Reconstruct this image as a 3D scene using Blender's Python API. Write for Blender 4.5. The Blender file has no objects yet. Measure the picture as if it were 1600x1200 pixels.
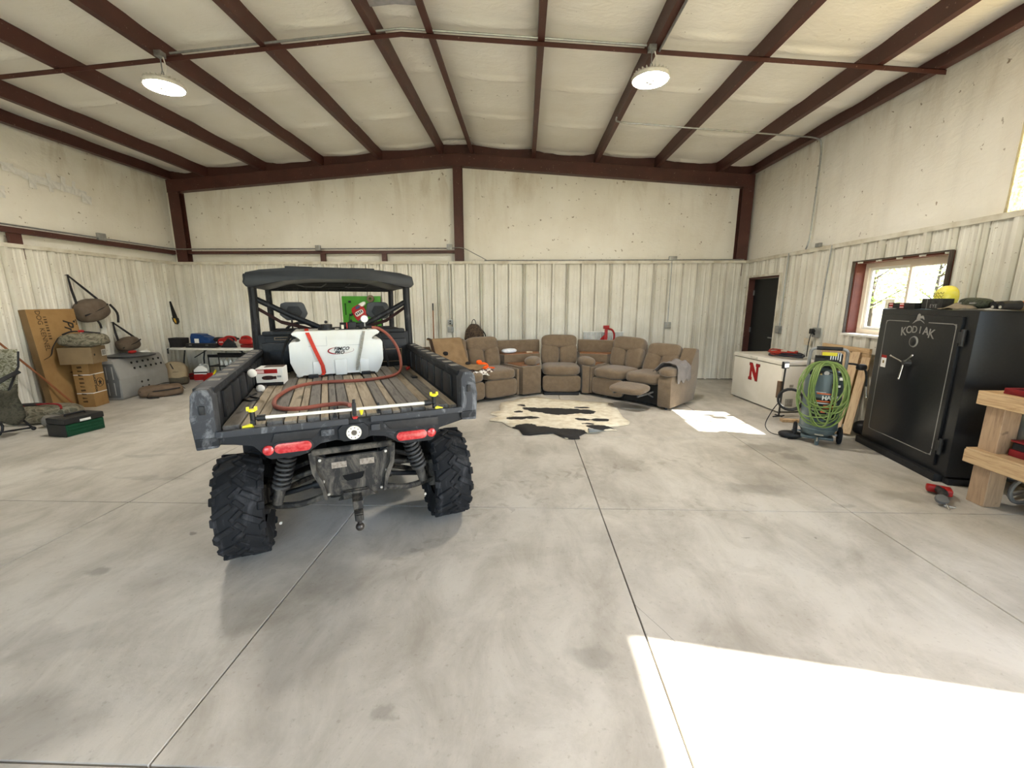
import bpy, bmesh, math, random
from mathutils import Vector, Matrix, noise
rnd = random.Random(7)
scene = bpy.context.scene
COL = scene.collection
PI = math.pi

# ------------------------------------------------------------------ camera, sky, sun, exposure
cam = bpy.data.objects.new('camera', bpy.data.cameras.new('camera'))
COL.objects.link(cam)
cam.location = (0, 0, 1.68)
cam.rotation_euler = (PI/2 - 0.19497, 0, 0.02913)
cam.data.sensor_width = 36.0
cam.data.lens = 654.0/1600*36
cam.data.clip_start = 0.05
scene.camera = cam

world = bpy.data.worlds.new('sky'); scene.world = world; world.use_nodes = True
wn = world.node_tree.nodes; wl = world.node_tree.links
sky = wn.new('ShaderNodeTexSky'); sky.sky_type = 'NISHITA'; sky.sun_disc = False
sky.sun_elevation = math.radians(40.3); sky.sun_rotation = math.radians(99.5)
wl.new(sky.outputs[0], wn['Background'].inputs[0]); wn['Background'].inputs[1].default_value = 0.26

sun = bpy.data.objects.new('sun', bpy.data.lights.new('sun', 'SUN'))
COL.objects.link(sun)
sun.rotation_euler = Vector((1.176, -0.200, 1)).to_track_quat('Z', 'Y').to_euler()
sun.data.energy = 8.0; sun.data.angle = math.radians(0.6); sun.data.color = (1, 0.95, 0.87)

vs = scene.view_settings
vs.view_transform = 'Standard'; vs.look = 'None'; vs.gamma = 1; vs.use_curve_mapping = False
vs.exposure = 2.7
LAMP_STRENGTH = 60.0

# ------------------------------------------------------------------ materials
def nodes(name):
    m = bpy.data.materials.new(name); m.use_nodes = True
    t = m.node_tree; return m, t.nodes, t.links, t.nodes['Principled BSDF']
def ramp(n, l, fac, stops):
    r = n.new('ShaderNodeValToRGB'); e = r.color_ramp.elements
    while len(e) < len(stops): e.new(0.5)
    for k, (p, c) in enumerate(stops):
        e[k].position = p; e[k].color = (*c, 1) if len(c) == 3 else c
    l.new(fac, r.inputs[0]); return r.outputs[0]
def mix(n, l, fac, a, b, mode='MIX'):
    x = n.new('ShaderNodeMix'); x.data_type = 'RGBA'; x.blend_type = mode
    for sock, v in ((x.inputs[0], fac), (x.inputs[6], a), (x.inputs[7], b)):
        if isinstance(v, (int, float)): sock.default_value = v
        elif isinstance(v, tuple): sock.default_value = (*v, 1)
        else: l.new(v, sock)
    return x.outputs[2]
def math_(n, l, op, a, b=0.0):
    x = n.new('ShaderNodeMath'); x.operation = op
    for k, v in enumerate((a, b)):
        if isinstance(v, (int, float)): x.inputs[k].default_value = v
        else: l.new(v, x.inputs[k])
    return x.outputs[0]
def coords(n, l, world_space=False, scale=(1, 1, 1)):
    if world_space: src = n.new('ShaderNodeNewGeometry').outputs['Position']
    else: src = n.new('ShaderNodeTexCoord').outputs['Object']
    mp = n.new('ShaderNodeMapping'); mp.inputs['Scale'].default_value = scale
    l.new(src, mp.inputs[0]); return mp.outputs[0]
def tex(n, l, vec, scale, detail=4, rough=0.55, dist=0.0):
    t = n.new('ShaderNodeTexNoise'); t.inputs['Scale'].default_value = scale
    t.inputs['Detail'].default_value = detail; t.inputs['Roughness'].default_value = rough
    t.inputs['Distortion'].default_value = dist
    l.new(vec, t.inputs['Vector']); return t.outputs['Fac']
def bump(n, l, b, h, strength, dist=0.01):
    x = n.new('ShaderNodeBump'); x.inputs['Strength'].default_value = strength
    x.inputs['Distance'].default_value = dist
    l.new(h, x.inputs['Height']); l.new(x.outputs[0], b.inputs['Normal'])
MATS = {}
DEEP = 0.68      # the objects are deeper in tone than first guesses from the bright photograph
def M(name, col, rough=0.6, metal=0.0, col2=None, scale=12, lo=0.4, hi=0.65, bmp=0.0, bscale=60, stretch=(1, 1, 1), ws=False, spec=0.28, coat=0.0):
    """plain procedural surface: two colours mixed by noise, fine relief"""
    if name in MATS: return MATS[name]
    m, n, l, b = nodes(name); v = coords(n, l, ws, stretch)
    c2 = col2 if col2 else tuple(x*0.8 for x in col)
    if max(col) < .62 and not ws: col, c2 = tuple(x*DEEP for x in col), tuple(x*DEEP for x in c2)
    l.new(ramp(n, l, tex(n, l, v, scale), [(lo, col), (hi, c2)]), b.inputs['Base Color'])
    b.inputs['Roughness'].default_value = rough; b.inputs['Metallic'].default_value = metal
    b.inputs['Specular IOR Level'].default_value = spec; b.inputs['Coat Weight'].default_value = coat
    if bmp: bump(n, l, b, tex(n, l, v, bscale, 3), bmp)
    MATS[name] = m; return m
def emit(name, col, s):
    m, n, l, b = nodes(name)
    b.inputs['Base Color'].default_value = (*col, 1)
    b.inputs['Emission Color'].default_value = (*col, 1); b.inputs['Emission Strength'].default_value = s
    MATS[name] = m; return m

def make_concrete():
    m, n, l, b = nodes('concrete'); v = coords(n, l, True)
    base = ramp(n, l, tex(n, l, v, 0.9, 6, 0.62, 0.4), [(0.3, (0.36, 0.33, 0.285)), (0.52, (0.49, 0.458, 0.405)), (0.75, (0.56, 0.53, 0.48))])
    v2 = coords(n, l, True, (1.0, 0.55, 1))
    sm = ramp(n, l, tex(n, l, v2, 3.2, 8, 0.7, 0.6), [(0.42, (1, 1, 1)), (0.66, (0.60, 0.585, 0.55))])
    c = mix(n, l, 0.62, base, sm, 'MULTIPLY')
    sp = ramp(n, l, tex(n, l, v, 38, 3, 0.6), [(0.6, (1, 1, 1)), (0.74, (0.62, 0.59, 0.55))])
    c = mix(n, l, 0.5, c, sp, 'MULTIPLY')
    # oil stains, damp marks and black scuffs with shapes of their own
    warp = n.new('ShaderNodeTexNoise'); warp.inputs['Scale'].default_value = 4.5; warp.inputs['Detail'].default_value = 5
    pos = n.new('ShaderNodeNewGeometry').outputs['Position']; l.new(pos, warp.inputs['Vector'])
    wv = n.new('ShaderNodeVectorMath'); wv.operation = 'MULTIPLY_ADD'
    l.new(warp.outputs['Color'], wv.inputs[0]); wv.inputs[1].default_value = (0.34, 0.34, 0); l.new(pos, wv.inputs[2])
    stains = [(2.85, 4.72, .36, .17, .5), (2.95, 4.45, .18, .12, .45), (2.12, 3.62, .42, .14, .42), (3.35, 3.5, .3, .12, .3), (-2.72, 2.28, .11, .07, .5), (-2.35, 1.75, .4, .12, .22),
              (-2.0, 1.32, .35, .2, .36), (2.7, 3.35, .12, .05, .35), (1.65, 2.82, .03, .02, .55), (2.15, 2.84, .02, .02, .6), (-2.45, 2.78, .05, .03, .75),
              (-.55, 1.4, .06, .05, .35), (1.0, 1.7, .3, .2, .12), (-1.1, 2.25, .35, .22, .25), (.32, 1.75, .16, .08, .3), (-4.2, 4.3, .3, .06, .3), (-4.6, 3.9, .4, .05, .3), (-3.6, 3.7, .5, .06, .25)]
    for x, y, rx, ry, k in stains:
        mp = n.new('ShaderNodeMapping'); mp.vector_type = 'TEXTURE'
        mp.inputs['Location'].default_value = (x + .17, y + .17, 0); mp.inputs['Scale'].default_value = (rx, ry, 100)
        l.new(wv.outputs[0], mp.inputs[0])
        ln = n.new('ShaderNodeVectorMath'); ln.operation = 'LENGTH'; l.new(mp.outputs[0], ln.inputs[0])
        f = ramp(n, l, ln.outputs['Value'], [(0.55, (k, k, k)), (1.0, (0, 0, 0))])
        c = mix(n, l, f, c, (0.15, 0.135, 0.115))
    # tyre tread prints: chevron marks in bands
    for cx, cy, ang, w in ((0.35, 4.0, 0.5, .34), (1.5, 4.35, 0.25, .3), (1.15, 3.45, -.1, .3), (-.1, 3.3, 1.0, .3)):
        mp = n.new('ShaderNodeMapping'); mp.vector_type = 'TEXTURE'
        mp.inputs['Location'].default_value = (cx, cy, 0); mp.inputs['Rotation'].default_value = (0, 0, ang)
        l.new(wv.outputs[0], mp.inputs[0])
        sx = n.new('ShaderNodeSeparateXYZ'); l.new(mp.outputs[0], sx.inputs[0])
        band = math_(n, l, 'LESS_THAN', math_(n, l, 'ABSOLUTE', sx.outputs[1]), w*.5)
        leng = math_(n, l, 'LESS_THAN', math_(n, l, 'ABSOLUTE', sx.outputs[0]), .95)
        saw = math_(n, l, 'SINE', math_(n, l, 'ADD', math_(n, l, 'MULTIPLY', sx.outputs[0], 46.0), math_(n, l, 'MULTIPLY', math_(n, l, 'ABSOLUTE', sx.outputs[1]), 30.0)))
        br = ramp(n, l, tex(n, l, v, 5, 4), [(0.47, (0, 0, 0)), (0.62, (1, 1, 1))])
        f = math_(n, l, 'MULTIPLY', math_(n, l, 'MULTIPLY', band, leng), math_(n, l, 'GREATER_THAN', saw, .35))
        f = math_(n, l, 'MULTIPLY', math_(n, l, 'MULTIPLY', f, br), .3)
        c = mix(n, l, f, c, (0.2, 0.17, 0.13))
    # hairline crack across the near slab
    sx = n.new('ShaderNodeSeparateXYZ'); l.new(pos, sx.inputs[0])
    d = math_(n, l, 'ADD', math_(n, l, 'SUBTRACT', sx.outputs[0], .62), math_(n, l, 'MULTIPLY', math_(n, l, 'SUBTRACT', sx.outputs[1], 2.12), .54))
    d = math_(n, l, 'ADD', d, math_(n, l, 'MULTIPLY', math_(n, l, 'SUBTRACT', tex(n, l, v, 3, 4), .5), .05))
    near = math_(n, l, 'LESS_THAN', sx.outputs[1], 2.12)
    f = math_(n, l, 'MULTIPLY', math_(n, l, 'LESS_THAN', math_(n, l, 'ABSOLUTE', d), .0022), near)
    c = mix(n, l, math_(n, l, 'MULTIPLY', f, .55), c, (0.1, 0.09, 0.08))
    l.new(c, b.inputs['Base Color'])
    rr = ramp(n, l, tex(n, l, v, 2.5, 5), [(0.3, (.40, .40, .40)), (0.7, (.62, .62, .62))])
    l.new(rr, b.inputs['Roughness']); b.inputs['Specular IOR Level'].default_value = 0.42
    bump(n, l, b, tex(n, l, v, 55, 5, .65), 0.16, 0.006)
    MATS['concrete'] = m; return m

def make_insulation(name, ceiling=False):
    m, n, l, b = nodes(name); v = coords(n, l, True)
    c = ramp(n, l, tex(n, l, v, 1.1, 5), [(0.35, (0.79, 0.755, 0.67)), (0.65, (0.86, 0.835, 0.765))])
    if not ceiling:
        vv = coords(n, l, True, (1, 1, 0.2))
        st = ramp(n, l, tex(n, l, vv, 2.3, 7, .65, .5), [(0.50, (0, 0, 0)), (0.74, (.6, .6, .6))])
        sx = n.new('ShaderNodeSeparateXYZ'); l.new(coords(n, l, True), sx.inputs[0])
        hi = ramp(n, l, math_(n, l, 'MULTIPLY', sx.outputs[2], .2), [(.5, (.1, .1, .1)), (.72, (.3, .3, .3)), (.83, (1, 1, 1))])
        c = mix(n, l, math_(n, l, 'MULTIPLY', st, hi), c, (0.40, 0.29, 0.165))
    fl = ramp(n, l, tex(n, l, v, 13, 3, .55), [(0.72 if ceiling else 0.685, (0, 0, 0)), (0.77 if ceiling else 0.73, (.8, .8, .8))])
    c = mix(n, l, fl, c, (0.2, 0.14, 0.08))
    l.new(c, b.inputs['Base Color'])
    b.inputs['Roughness'].default_value = 0.5; b.inputs['Specular IOR Level'].default_value = 0.3
    v3 = coords(n, l, True, (1, 2.2, 1) if ceiling else (1, 1, 2))
    bump(n, l, b, tex(n, l, v3, 7, 5, .6, 1.0), 0.35, 0.02)
    MATS[name] = m; return m

def make_liner():
    m, n, l, b = nodes('liner steel'); v = coords(n, l, True)
    c = ramp(n, l, tex(n, l, v, 1.6, 4), [(0.35, (0.62, 0.59, 0.51)), (0.7, (0.74, 0.715, 0.64))])
    vv = coords(n, l, True, (1, 1, 0.07))
    st = ramp(n, l, tex(n, l, vv, 9, 6, .7), [(0.53, (0, 0, 0)), (0.75, (.38, .38, .38))])
    c = mix(n, l, st, c, (0.30, 0.25, 0.17))
    sp = ramp(n, l, tex(n, l, v, 30, 3), [(0.665, (0, 0, 0)), (0.72, (.7, .7, .7))])
    c = mix(n, l, sp, c, (0.22, 0.17, 0.11))
    l.new(c, b.inputs['Base Color']); b.inputs['Roughness'].default_value = 0.42
    MATS['liner steel'] = m; return m

def make_red():
    m, n, l, b = nodes('red oxide steel'); v = coords(n, l, True)
    c = ramp(n, l, tex(n, l, v, 3, 5), [(0.3, (0.055, 0.017, 0.012)), (0.7, (0.082, 0.026, 0.019))])
    sp = ramp(n, l, tex(n, l, v, 26, 3), [(0.68, (0, 0, 0)), (0.72, (.7, .7, .7))])
    c = mix(n, l, sp, c, (0.3, 0.2, 0.15))
    l.new(c, b.inputs['Base Color']); b.inputs['Roughness'].default_value = 0.5
    MATS['red oxide steel'] = m; return m

def make_wood(name, a, b_, scale=(14, 1.2, 14), rough=.6):
    a, b_ = tuple(x*.85 for x in a), tuple(x*.8 for x in b_)
    m, n, l, b = nodes(name); v = coords(n, l, False, scale)
    c = ramp(n, l, tex(n, l, v, 3, 6, .6, 1.2), [(0.32, b_), (0.55, a), (0.75, tuple(x*1.1 for x in a))])
    kn = ramp(n, l, tex(n, l, coords(n, l, False, (1, .4, 1)), 9, 2), [(0.70, (0, 0, 0)), (0.76, (.7, .7, .7))])
    c = mix(n, l, kn, c, tuple(x*.35 for x in b_))
    l.new(c, b.inputs['Base Color']); b.inputs['Roughness'].default_value = rough
    bump(n, l, b, tex(n, l, v, 6, 4), .2, .004)
    MATS[name] = m; return m

def make_camo(name, cols, scale=9):
    cols = [tuple(x*.6 for x in c) for c in cols]
    m, n, l, b = nodes(name); v = coords(n, l, False, (1, 1, 1.6))
    c = ramp(n, l, tex(n, l, v, scale, 5, .6, 1.5), [(0.30, cols[0]), (0.42, cols[1]), (0.5, cols[2]), (0.58, cols[3]), (0.7, cols[1])])
    l.new(c, b.inputs['Base Color']); b.inputs['Roughness'].default_value = .85
    bump(n, l, b, tex(n, l, v, 160, 2), .25, .003)
    MATS[name] = m; return m

CONC = make_concrete(); INS = make_insulation('wall insulation'); CINS = make_insulation('roof insulation', True)
LINER = make_liner(); RED = make_red()
GALV = M('galvanised steel', (0.55, 0.56, 0.56), .38, .85, (0.42, 0.43, 0.43), 20)
WHITE = M('white paint', (0.8, 0.79, 0.75), .4, 0, (0.72, 0.7, 0.65), 6)
BLACK = M('black plastic', (0.018, 0.018, 0.02), .5, 0, (0.028, 0.028, 0.03), 25)
LUMBER = make_wood('pine lumber', (0.62, 0.43, 0.24), (0.45, 0.28, 0.14))

# ------------------------------------------------------------------ mesh tools
def xf(loc=(0, 0, 0), rot=(0, 0, 0), scale=(1, 1, 1)):
    from mathutils import Euler
    return Matrix.Translation(loc) @ Euler(rot).to_matrix().to_4x4() @ Matrix.Diagonal((*scale, 1))
class B:
    def __init__(s, mtx=None): s.bm = bmesh.new(); s.m = mtx or Matrix.Identity(4)
    def _v(s, p): return s.bm.verts.new(s.m @ Vector(p))
    def face(s, vs):
        try: return s.bm.faces.new(vs)
        except ValueError: return None
    def box(s, x0, x1, y0, y1, z0, z1, bev=0.0, seg=2, mtx=None):
        mm = s.m @ mtx if mtx else s.m
        vs = [s.bm.verts.new(mm @ Vector((x, y, z))) for x in (x0, x1) for y in (y0, y1) for z in (z0, z1)]
        fs = [s.bm.faces.new([vs[i] for i in f]) for f in ((0, 1, 3, 2), (4, 6, 7, 5), (0, 4, 5, 1), (2, 3, 7, 6), (0, 2, 6, 4), (1, 5, 7, 3))]
        if bev:
            es = list({e for f in fs for e in f.edges})
            bmesh.ops.bevel(s.bm, geom=es, offset=bev, segments=seg, profile=.6, affect='EDGES', clamp_overlap=True)
        return s
    def cyl(s, p0, p1, r, r1=None, seg=14, caps=True):
        p0, p1 = Vector(p0), Vector(p1); r1 = r if r1 is None else r1
        d = (p1 - p0).normalized(); u = d.orthogonal().normalized(); w = d.cross(u)
        a = [s._v(p0 + (u*math.cos(t) + w*math.sin(t))*r) for t in [2*PI*k/seg for k in range(seg)]]
        b = [s._v(p1 + (u*math.cos(t) + w*math.sin(t))*r1) for t in [2*PI*k/seg for k in range(seg)]]
        for k in range(seg): s.face([a[k], a[(k+1) % seg], b[(k+1) % seg], b[k]])
        if caps: s.face(a[::-1]); s.face(b)
        return s
    def tube(s, pts, r, seg=8, closed=False, flat=None):
        pts = [Vector(p) for p in pts]; n = len(pts); rings = []; u = None
        for i in range(n):
            a = pts[i-1] if (i > 0 or closed) else pts[0]; b = pts[(i+1) % n] if (i < n-1 or closed) else pts[-1]
            d = (b - a).normalized()
            if u is None: u = d.orthogonal().normalized()
            u = (u - d*u.dot(d)); u = u.normalized() if u.length > 1e-6 else d.orthogonal().normalized()
            w = d.cross(u); rr = r[i] if isinstance(r, (list, tuple)) else r
            rings.append([s._v(pts[i] + (u*math.cos(t)*(flat or 1) + w*math.sin(t))*rr) for t in [2*PI*k/seg for k in range(seg)]])
        for i in range(n if closed else n-1):
            a, b = rings[i], rings[(i+1) % n]
            for k in range(seg): s.face([a[k], a[(k+1) % seg], b[(k+1) % seg], b[k]])
        if not closed: s.face(rings[0][::-1]); s.face(rings[-1])
        return s
    def ribbon(s, pts, width_dir, w, t=.003):
        """flat strap along pts; width_dir gives the across direction"""
        wd = Vector(width_dir).normalized(); prev = None
        for i, p in enumerate(pts):
            p = Vector(p); a = Vector(pts[max(i-1, 0)]); b = Vector(pts[min(i+1, len(pts)-1)])
            nn = (b - a).cross(wd).normalized()*t
            q = [s._v(p - wd*w/2 - nn), s._v(p + wd*w/2 - nn), s._v(p + wd*w/2 + nn), s._v(p - wd*w/2 + nn)]
            if prev:
                for k in range(4): s.face([prev[k], prev[(k+1) % 4], q[(k+1) % 4], q[k]])
            else: s.face(q[::-1])
            prev = q
        s.face(prev); return s
    def prism(s, poly, axis, a0, a1, bev=0.0):
        """polygon in the two other axes, extruded along axis (0,1,2)"""
        def P(u, v, w): return {0: (w, u, v), 1: (u, w, v), 2: (u, v, w)}[axis]
        A = [s._v(P(u, v, a0)) for u, v in poly]; C = [s._v(P(u, v, a1)) for u, v in poly]
        fs = [s.face(A), s.face(C[::-1])]
        for k in range(len(poly)): fs.append(s.face([A[k], C[k], C[(k+1) % len(poly)], A[(k+1) % len(poly)]]))
        if bev:
            es = list({e for f in fs if f for e in f.edges})
            bmesh.ops.bevel(s.bm, geom=es, offset=bev, segments=2, profile=.6, affect='EDGES', clamp_overlap=True)
        return s
    def lathe(s, prof, seg=24, mtx=None):
        mm = mtx or Matrix.Identity(4); rings = []
        for r, z in prof:
            rings.append([s._v(mm @ Vector((r*math.cos(2*PI*k/seg), r*math.sin(2*PI*k/seg), z))) for k in range(seg)] if r > 1e-6 else [s._v(mm @ Vector((0, 0, z)))])
        for a, b in zip(rings, rings[1:]):
            for k in range(seg):
                A = [a[k % len(a)], a[(k+1) % len(a)], b[(k+1) % len(b)], b[k % len(b)]]
                A = [x for i, x in enumerate(A) if x not in A[:i]]
                if len(A) > 2: s.face(A)
        return s
    def ball(s, c, r, sc=(1, 1, 1), seg=14, rings=9):
        prof = [(r*math.sin(PI*k/rings), -r*math.cos(PI*k/rings)) for k in range(rings+1)]
        return s.lathe(prof, seg, Matrix.Translation(c) @ Matrix.Diagonal((*sc, 1)))
    def pillow(s, cx, cy, cz, sx, sy, sz, e=3.5, n=10, mtx=None, wob=0.0, seed=0):
        """soft superellipsoid block, half sizes sx, sy, sz"""
        mm = mtx or Matrix.Identity(4); cache = {}
        def V(x, y, z):
            k = (round(x, 5), round(y, 5), round(z, 5))
            if k not in cache:
                p = Vector((x, y, z)); q = (abs(x)**e + abs(y)**e + abs(z)**e)**(1/e); p = p/q
                p = Vector((p.x*sx, p.y*sy, p.z*sz))
                if wob: p += noise.noise_vector(p*4 + Vector((seed, seed*2.3, 0)))*wob
                cache[k] = s._v(mm @ (p + Vector((cx, cy, cz))))
            return cache[k]
        g = [-1 + 2*i/n for i in range(n+1)]
        for ax in range(3):
            for sg in (-1, 1):
                for i in range(n):
                    for j in range(n):
                        q = []
                        for a, b in ((g[i], g[j]), (g[i+1], g[j]), (g[i+1], g[j+1]), (g[i], g[j+1])):
                            p = [0, 0, 0]; p[ax] = sg; p[(ax+1) % 3] = a; p[(ax+2) % 3] = b; q.append(V(*p))
                        s.face(q if sg > 0 else q[::-1])
        return s
    def sheet(s, f, nu, nv, closed_v=False):
        """surface from f(u,v) with u,v in 0..1"""
        g = [[s._v(f(i/nu, j/nv)) for j in range(nv+1)] for i in range(nu+1)]
        for i in range(nu):
            for j in range(nv): s.face([g[i][j], g[i+1][j], g[i+1][j+1], g[i][j+1]])
        return s
    def mesh(s, name, smooth=35):
        bmesh.ops.recalc_face_normals(s.bm, faces=s.bm.faces)
        me = bpy.data.meshes.new(name); s.bm.to_mesh(me); s.bm.free()
        if smooth:
            for p in me.polygons: p.use_smooth = True
            try: me.set_sharp_from_angle(angle=math.radians(smooth))
            except Exception: pass
        return me
    def obj(s, name, mat, parent=None, smooth=35, **kw): return link(name, s.mesh(name, smooth), mat, parent, **kw)
def link(name, me, mat, parent=None, label=None, cat=None, group=None, kind=None, loc=None, rot=None):
    o = bpy.data.objects.new(name, me); COL.objects.link(o)
    if mat and not me.materials: me.materials.append(mat)
    if parent: o.parent = parent
    if loc: o.location = loc
    if rot: o.rotation_euler = rot
    tag(o, label, cat, group, kind); return o
def tag(o, label=None, cat=None, group=None, kind=None):
    if label: o['label'] = label
    if cat: o['category'] = cat
    if group: o['group'] = group
    if kind: o['kind'] = kind
    return o
def thing(name, label, cat, loc=(0, 0, 0), rz=0.0, group=None, rot=None):
    o = bpy.data.objects.new(name, None); COL.objects.link(o); o.empty_display_size = .1
    o.location = loc; o.rotation_euler = rot or (0, 0, rz)
    return tag(o, label, cat, group)
def copy_tree(o, parent=None):
    c = o.copy(); COL.objects.link(c); c.parent = parent
    for ch in list(o.children):
        if ch.name in COL.objects: copy_tree(ch, c)
    return c
def solidify(o, t, off=0):
    md = o.modifiers.new('thickness', 'SOLIDIFY'); md.thickness = t; md.offset = off; return o
def text(name, s, size, mat, parent, mtx, depth=.002, align='CENTER', shear=0.0, bold=0.0, spacing=1.0, **kw):
    cu = bpy.data.curves.new(name, 'FONT'); cu.body = s; cu.size = size; cu.extrude = depth/2
    cu.align_x = align; cu.align_y = 'CENTER'; cu.shear = shear; cu.offset = bold; cu.space_character = spacing
    cu.resolution_u = 3
    t = bpy.data.objects.new(name, cu); COL.objects.link(t)
    me = bpy.data.meshes.new_from_object(t); bpy.data.objects.remove(t)
    me.transform(mtx); return link(name, me, mat, parent, **kw)
def bez(pts, n=8):
    """smooth curve through points (Catmull-Rom)"""
    P = [Vector(p) for p in pts]; out = []
    for i in range(len(P)-1):
        a, b, c, d = P[max(i-1, 0)], P[i], P[i+1], P[min(i+2, len(P)-1)]
        for k in range(n):
            t = k/n
            out.append(.5*((2*b) + (c-a)*t + (2*a-5*b+4*c-d)*t*t + (3*b-a-3*c+d)*t**3))
    return out + [P[-1]]
# ------------------------------------------------------------------ the building
XL, XR, YB, YF = -7.53, 4.63, 9.17, -5.0     # liner faces
LZ = 2.50                                     # liner top
RIDGE_X, RIDGE_Z, SLOPE = -1.39, 4.635, 0.0767
def roof_z(x): return RIDGE_Z - abs(x - RIDGE_X)*SLOPE      # underside of the purlins
DOOR = (7.96, 8.98, 0.0, 2.12); WIN = (4.86, 6.17, 1.24, 2.19); BIG = (-2.47, 1.17, 0.0, 3.66); LIGHTP = (3.0, 4.46, 2.5, 4.08)

# floor: slabs between saw cut joints over a dark bed
floor = B().box(-7.8, 4.9, -5.2, 9.4, -.2, -.06).obj('floor', M('joint dirt', (0.05, 0.045, 0.04), .9), kind='structure')
jx = [-7.8, -5.38, -3.365, -1.375, 0.63, 2.665, 4.9]; jy = [-5.2, -2.8, -.8, 1.2, 3.21, 5.1, 7.1, 9.4]
for i in range(6):
    for j in range(7):
        g = .0035
        B().box(jx[i]+g, jx[i+1]-g, jy[j]+g, jy[j+1]-g, -.1, 0, .003, 1).obj('slab', CONC, floor)

def shell(name, axis, at0, at1, a0, a1, z1, holes):
    """outer wall skin as boxes round the openings (a along the wall)"""
    b = B(); cuts = sorted({a0, a1, *[h[0] for h in holes], *[h[1] for h in holes]})
    for s0, s1 in zip(cuts, cuts[1:]):
        zz = [(0.0, z1)]
        for h in holes:
            if h[0] <= s0 + 1e-6 and h[1] >= s1 - 1e-6:
                zz = [q for p in zz for q in ((p[0], min(p[1], h[2])), (max(p[0], h[3]), p[1])) if q[1] - q[0] > .01]
        for q in zz:
            if axis == 0: b.box(at0, at1, s0, s1, *q)
            else: b.box(s0, s1, at0, at1, *q)
    return b.obj(name, M('outer sheet', (0.42, 0.40, 0.35), .6), kind='structure')
wall_right = shell('wall_right', 0, 4.84, 4.87, -5.2, 9.4, 4.6, [DOOR, WIN, BIG, LIGHTP])
wall_left = shell('wall_left', 0, -7.8, -7.77, -5.2, 9.4, 4.6, [])
wall_back = shell('wall_back', 1, 9.40, 9.43, -7.8, 4.87, 5.1, [])
wall_front = shell('wall_front', 1, -5.23, -5.20, -7.8, 4.87, 5.1, [(-3.6, 1.6, 0, 3.66)])

RIB = .3048
def profile(a0, a1):
    """liner cross-section: high trapezoid ribs every foot, two low ribs between"""
    pts = [(a0, 0.0)]; k = math.floor(a0/RIB) - 1
    while k*RIB < a1 + RIB:
        c = k*RIB
        for da, d in ((-.056, 0), (-.051, -.03), (-.038, -.03), (-.034, 0), (-.022, .04), (.022, .04), (.034, 0), (.10, 0), (.112, .006), (.132, .006), (.144, 0), (.19, 0), (.202, .006), (.222, .006), (.234, 0)):  # deep groove left of each high rib, added so its shade draws a dark line
            if a0 < c + da < a1: pts.append((c + da, d))
        k += 1
    return pts + [(a1, 0.0)]
def liner(parent, side, a0, a1, z0, z1):
    k = math.floor(a0/.9144 + 1e-6); s0 = a0
    while s0 < a1 - .02:
        s1 = min((k+1)*.9144, a1); k += 1
        if s1 - s0 < .02: s0 = s1; continue
        b = B(); prev = None
        for a, d in profile(s0, s1):
            if side == 'back': P = (a, YB - d); 
            elif side == 'right': P = (XR - d, a)
            elif side == 'left': P = (XL + d, a)
            else: P = (a, YF + d)
            q = (b._v((*P, z0)), b._v((*P, z1)))
            if prev: b.face([prev[0], q[0], q[1], prev[1]])
            prev = q
        solidify(b.obj('liner_sheet', LINER, parent, smooth=0), .002)
        s0 = s1
liner(wall_back, 'back', XL, XR, .015, LZ)
liner(wall_left, 'left', -2.0, YB, .015, LZ)
liner(wall_right, 'right', DOOR[1]+.04, YB, .015, LZ)
liner(wall_right, 'right', DOOR[0]-.04, DOOR[1]+.04, DOOR[3]+.04, LZ)
liner(wall_right, 'right', WIN[1], DOOR[0]-.04, .015, LZ)
liner(wall_right, 'right', WIN[0], WIN[1], .015, WIN[2])
liner(wall_right, 'right', WIN[0], WIN[1], WIN[3], LZ)
liner(wall_right, 'right', BIG[1]+.1, WIN[0], .015, LZ)
# cap trim along the liner top and the base channel
CAP = M('trim paint', (0.66, 0.63, 0.54), .45, 0, (0.5, 0.45, 0.35), 5)
B().box(XL, XR, YB-.045, YB+.05, LZ, LZ+.012).box(XL, XR, YB-.045, YB-.04, LZ-.045, LZ).obj('trim_1', CAP, kind='structure')
B().box(XL-.08, XL+.045, -2, YB, LZ, LZ+.012).box(XL+.04, XL+.045, -2, YB, LZ-.045, LZ).obj('trim_2', CAP, kind='structure')
B().box(XR-.045, XR+.06, BIG[1], YB, LZ, LZ+.012).box(XR-.045, XR-.04, BIG[1], YB, LZ-.045, LZ).obj('trim_3', CAP, kind='structure')
BASE = M('base channel', (0.33, 0.30, 0.24), .6)
B().box(XL, XR, YB-.04, YB, 0.001, .02).obj('baseboard_back', BASE, kind='structure')
B().box(XL, XL+.04, -2, YB-.04, 0.001, .02).obj('baseboard_left', BASE, kind='structure')
B().box(XR-.04, XR, BIG[1]+.1, DOOR[0]-.04, 0.001, .02).obj('baseboard_right', BASE, kind='structure')

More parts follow.
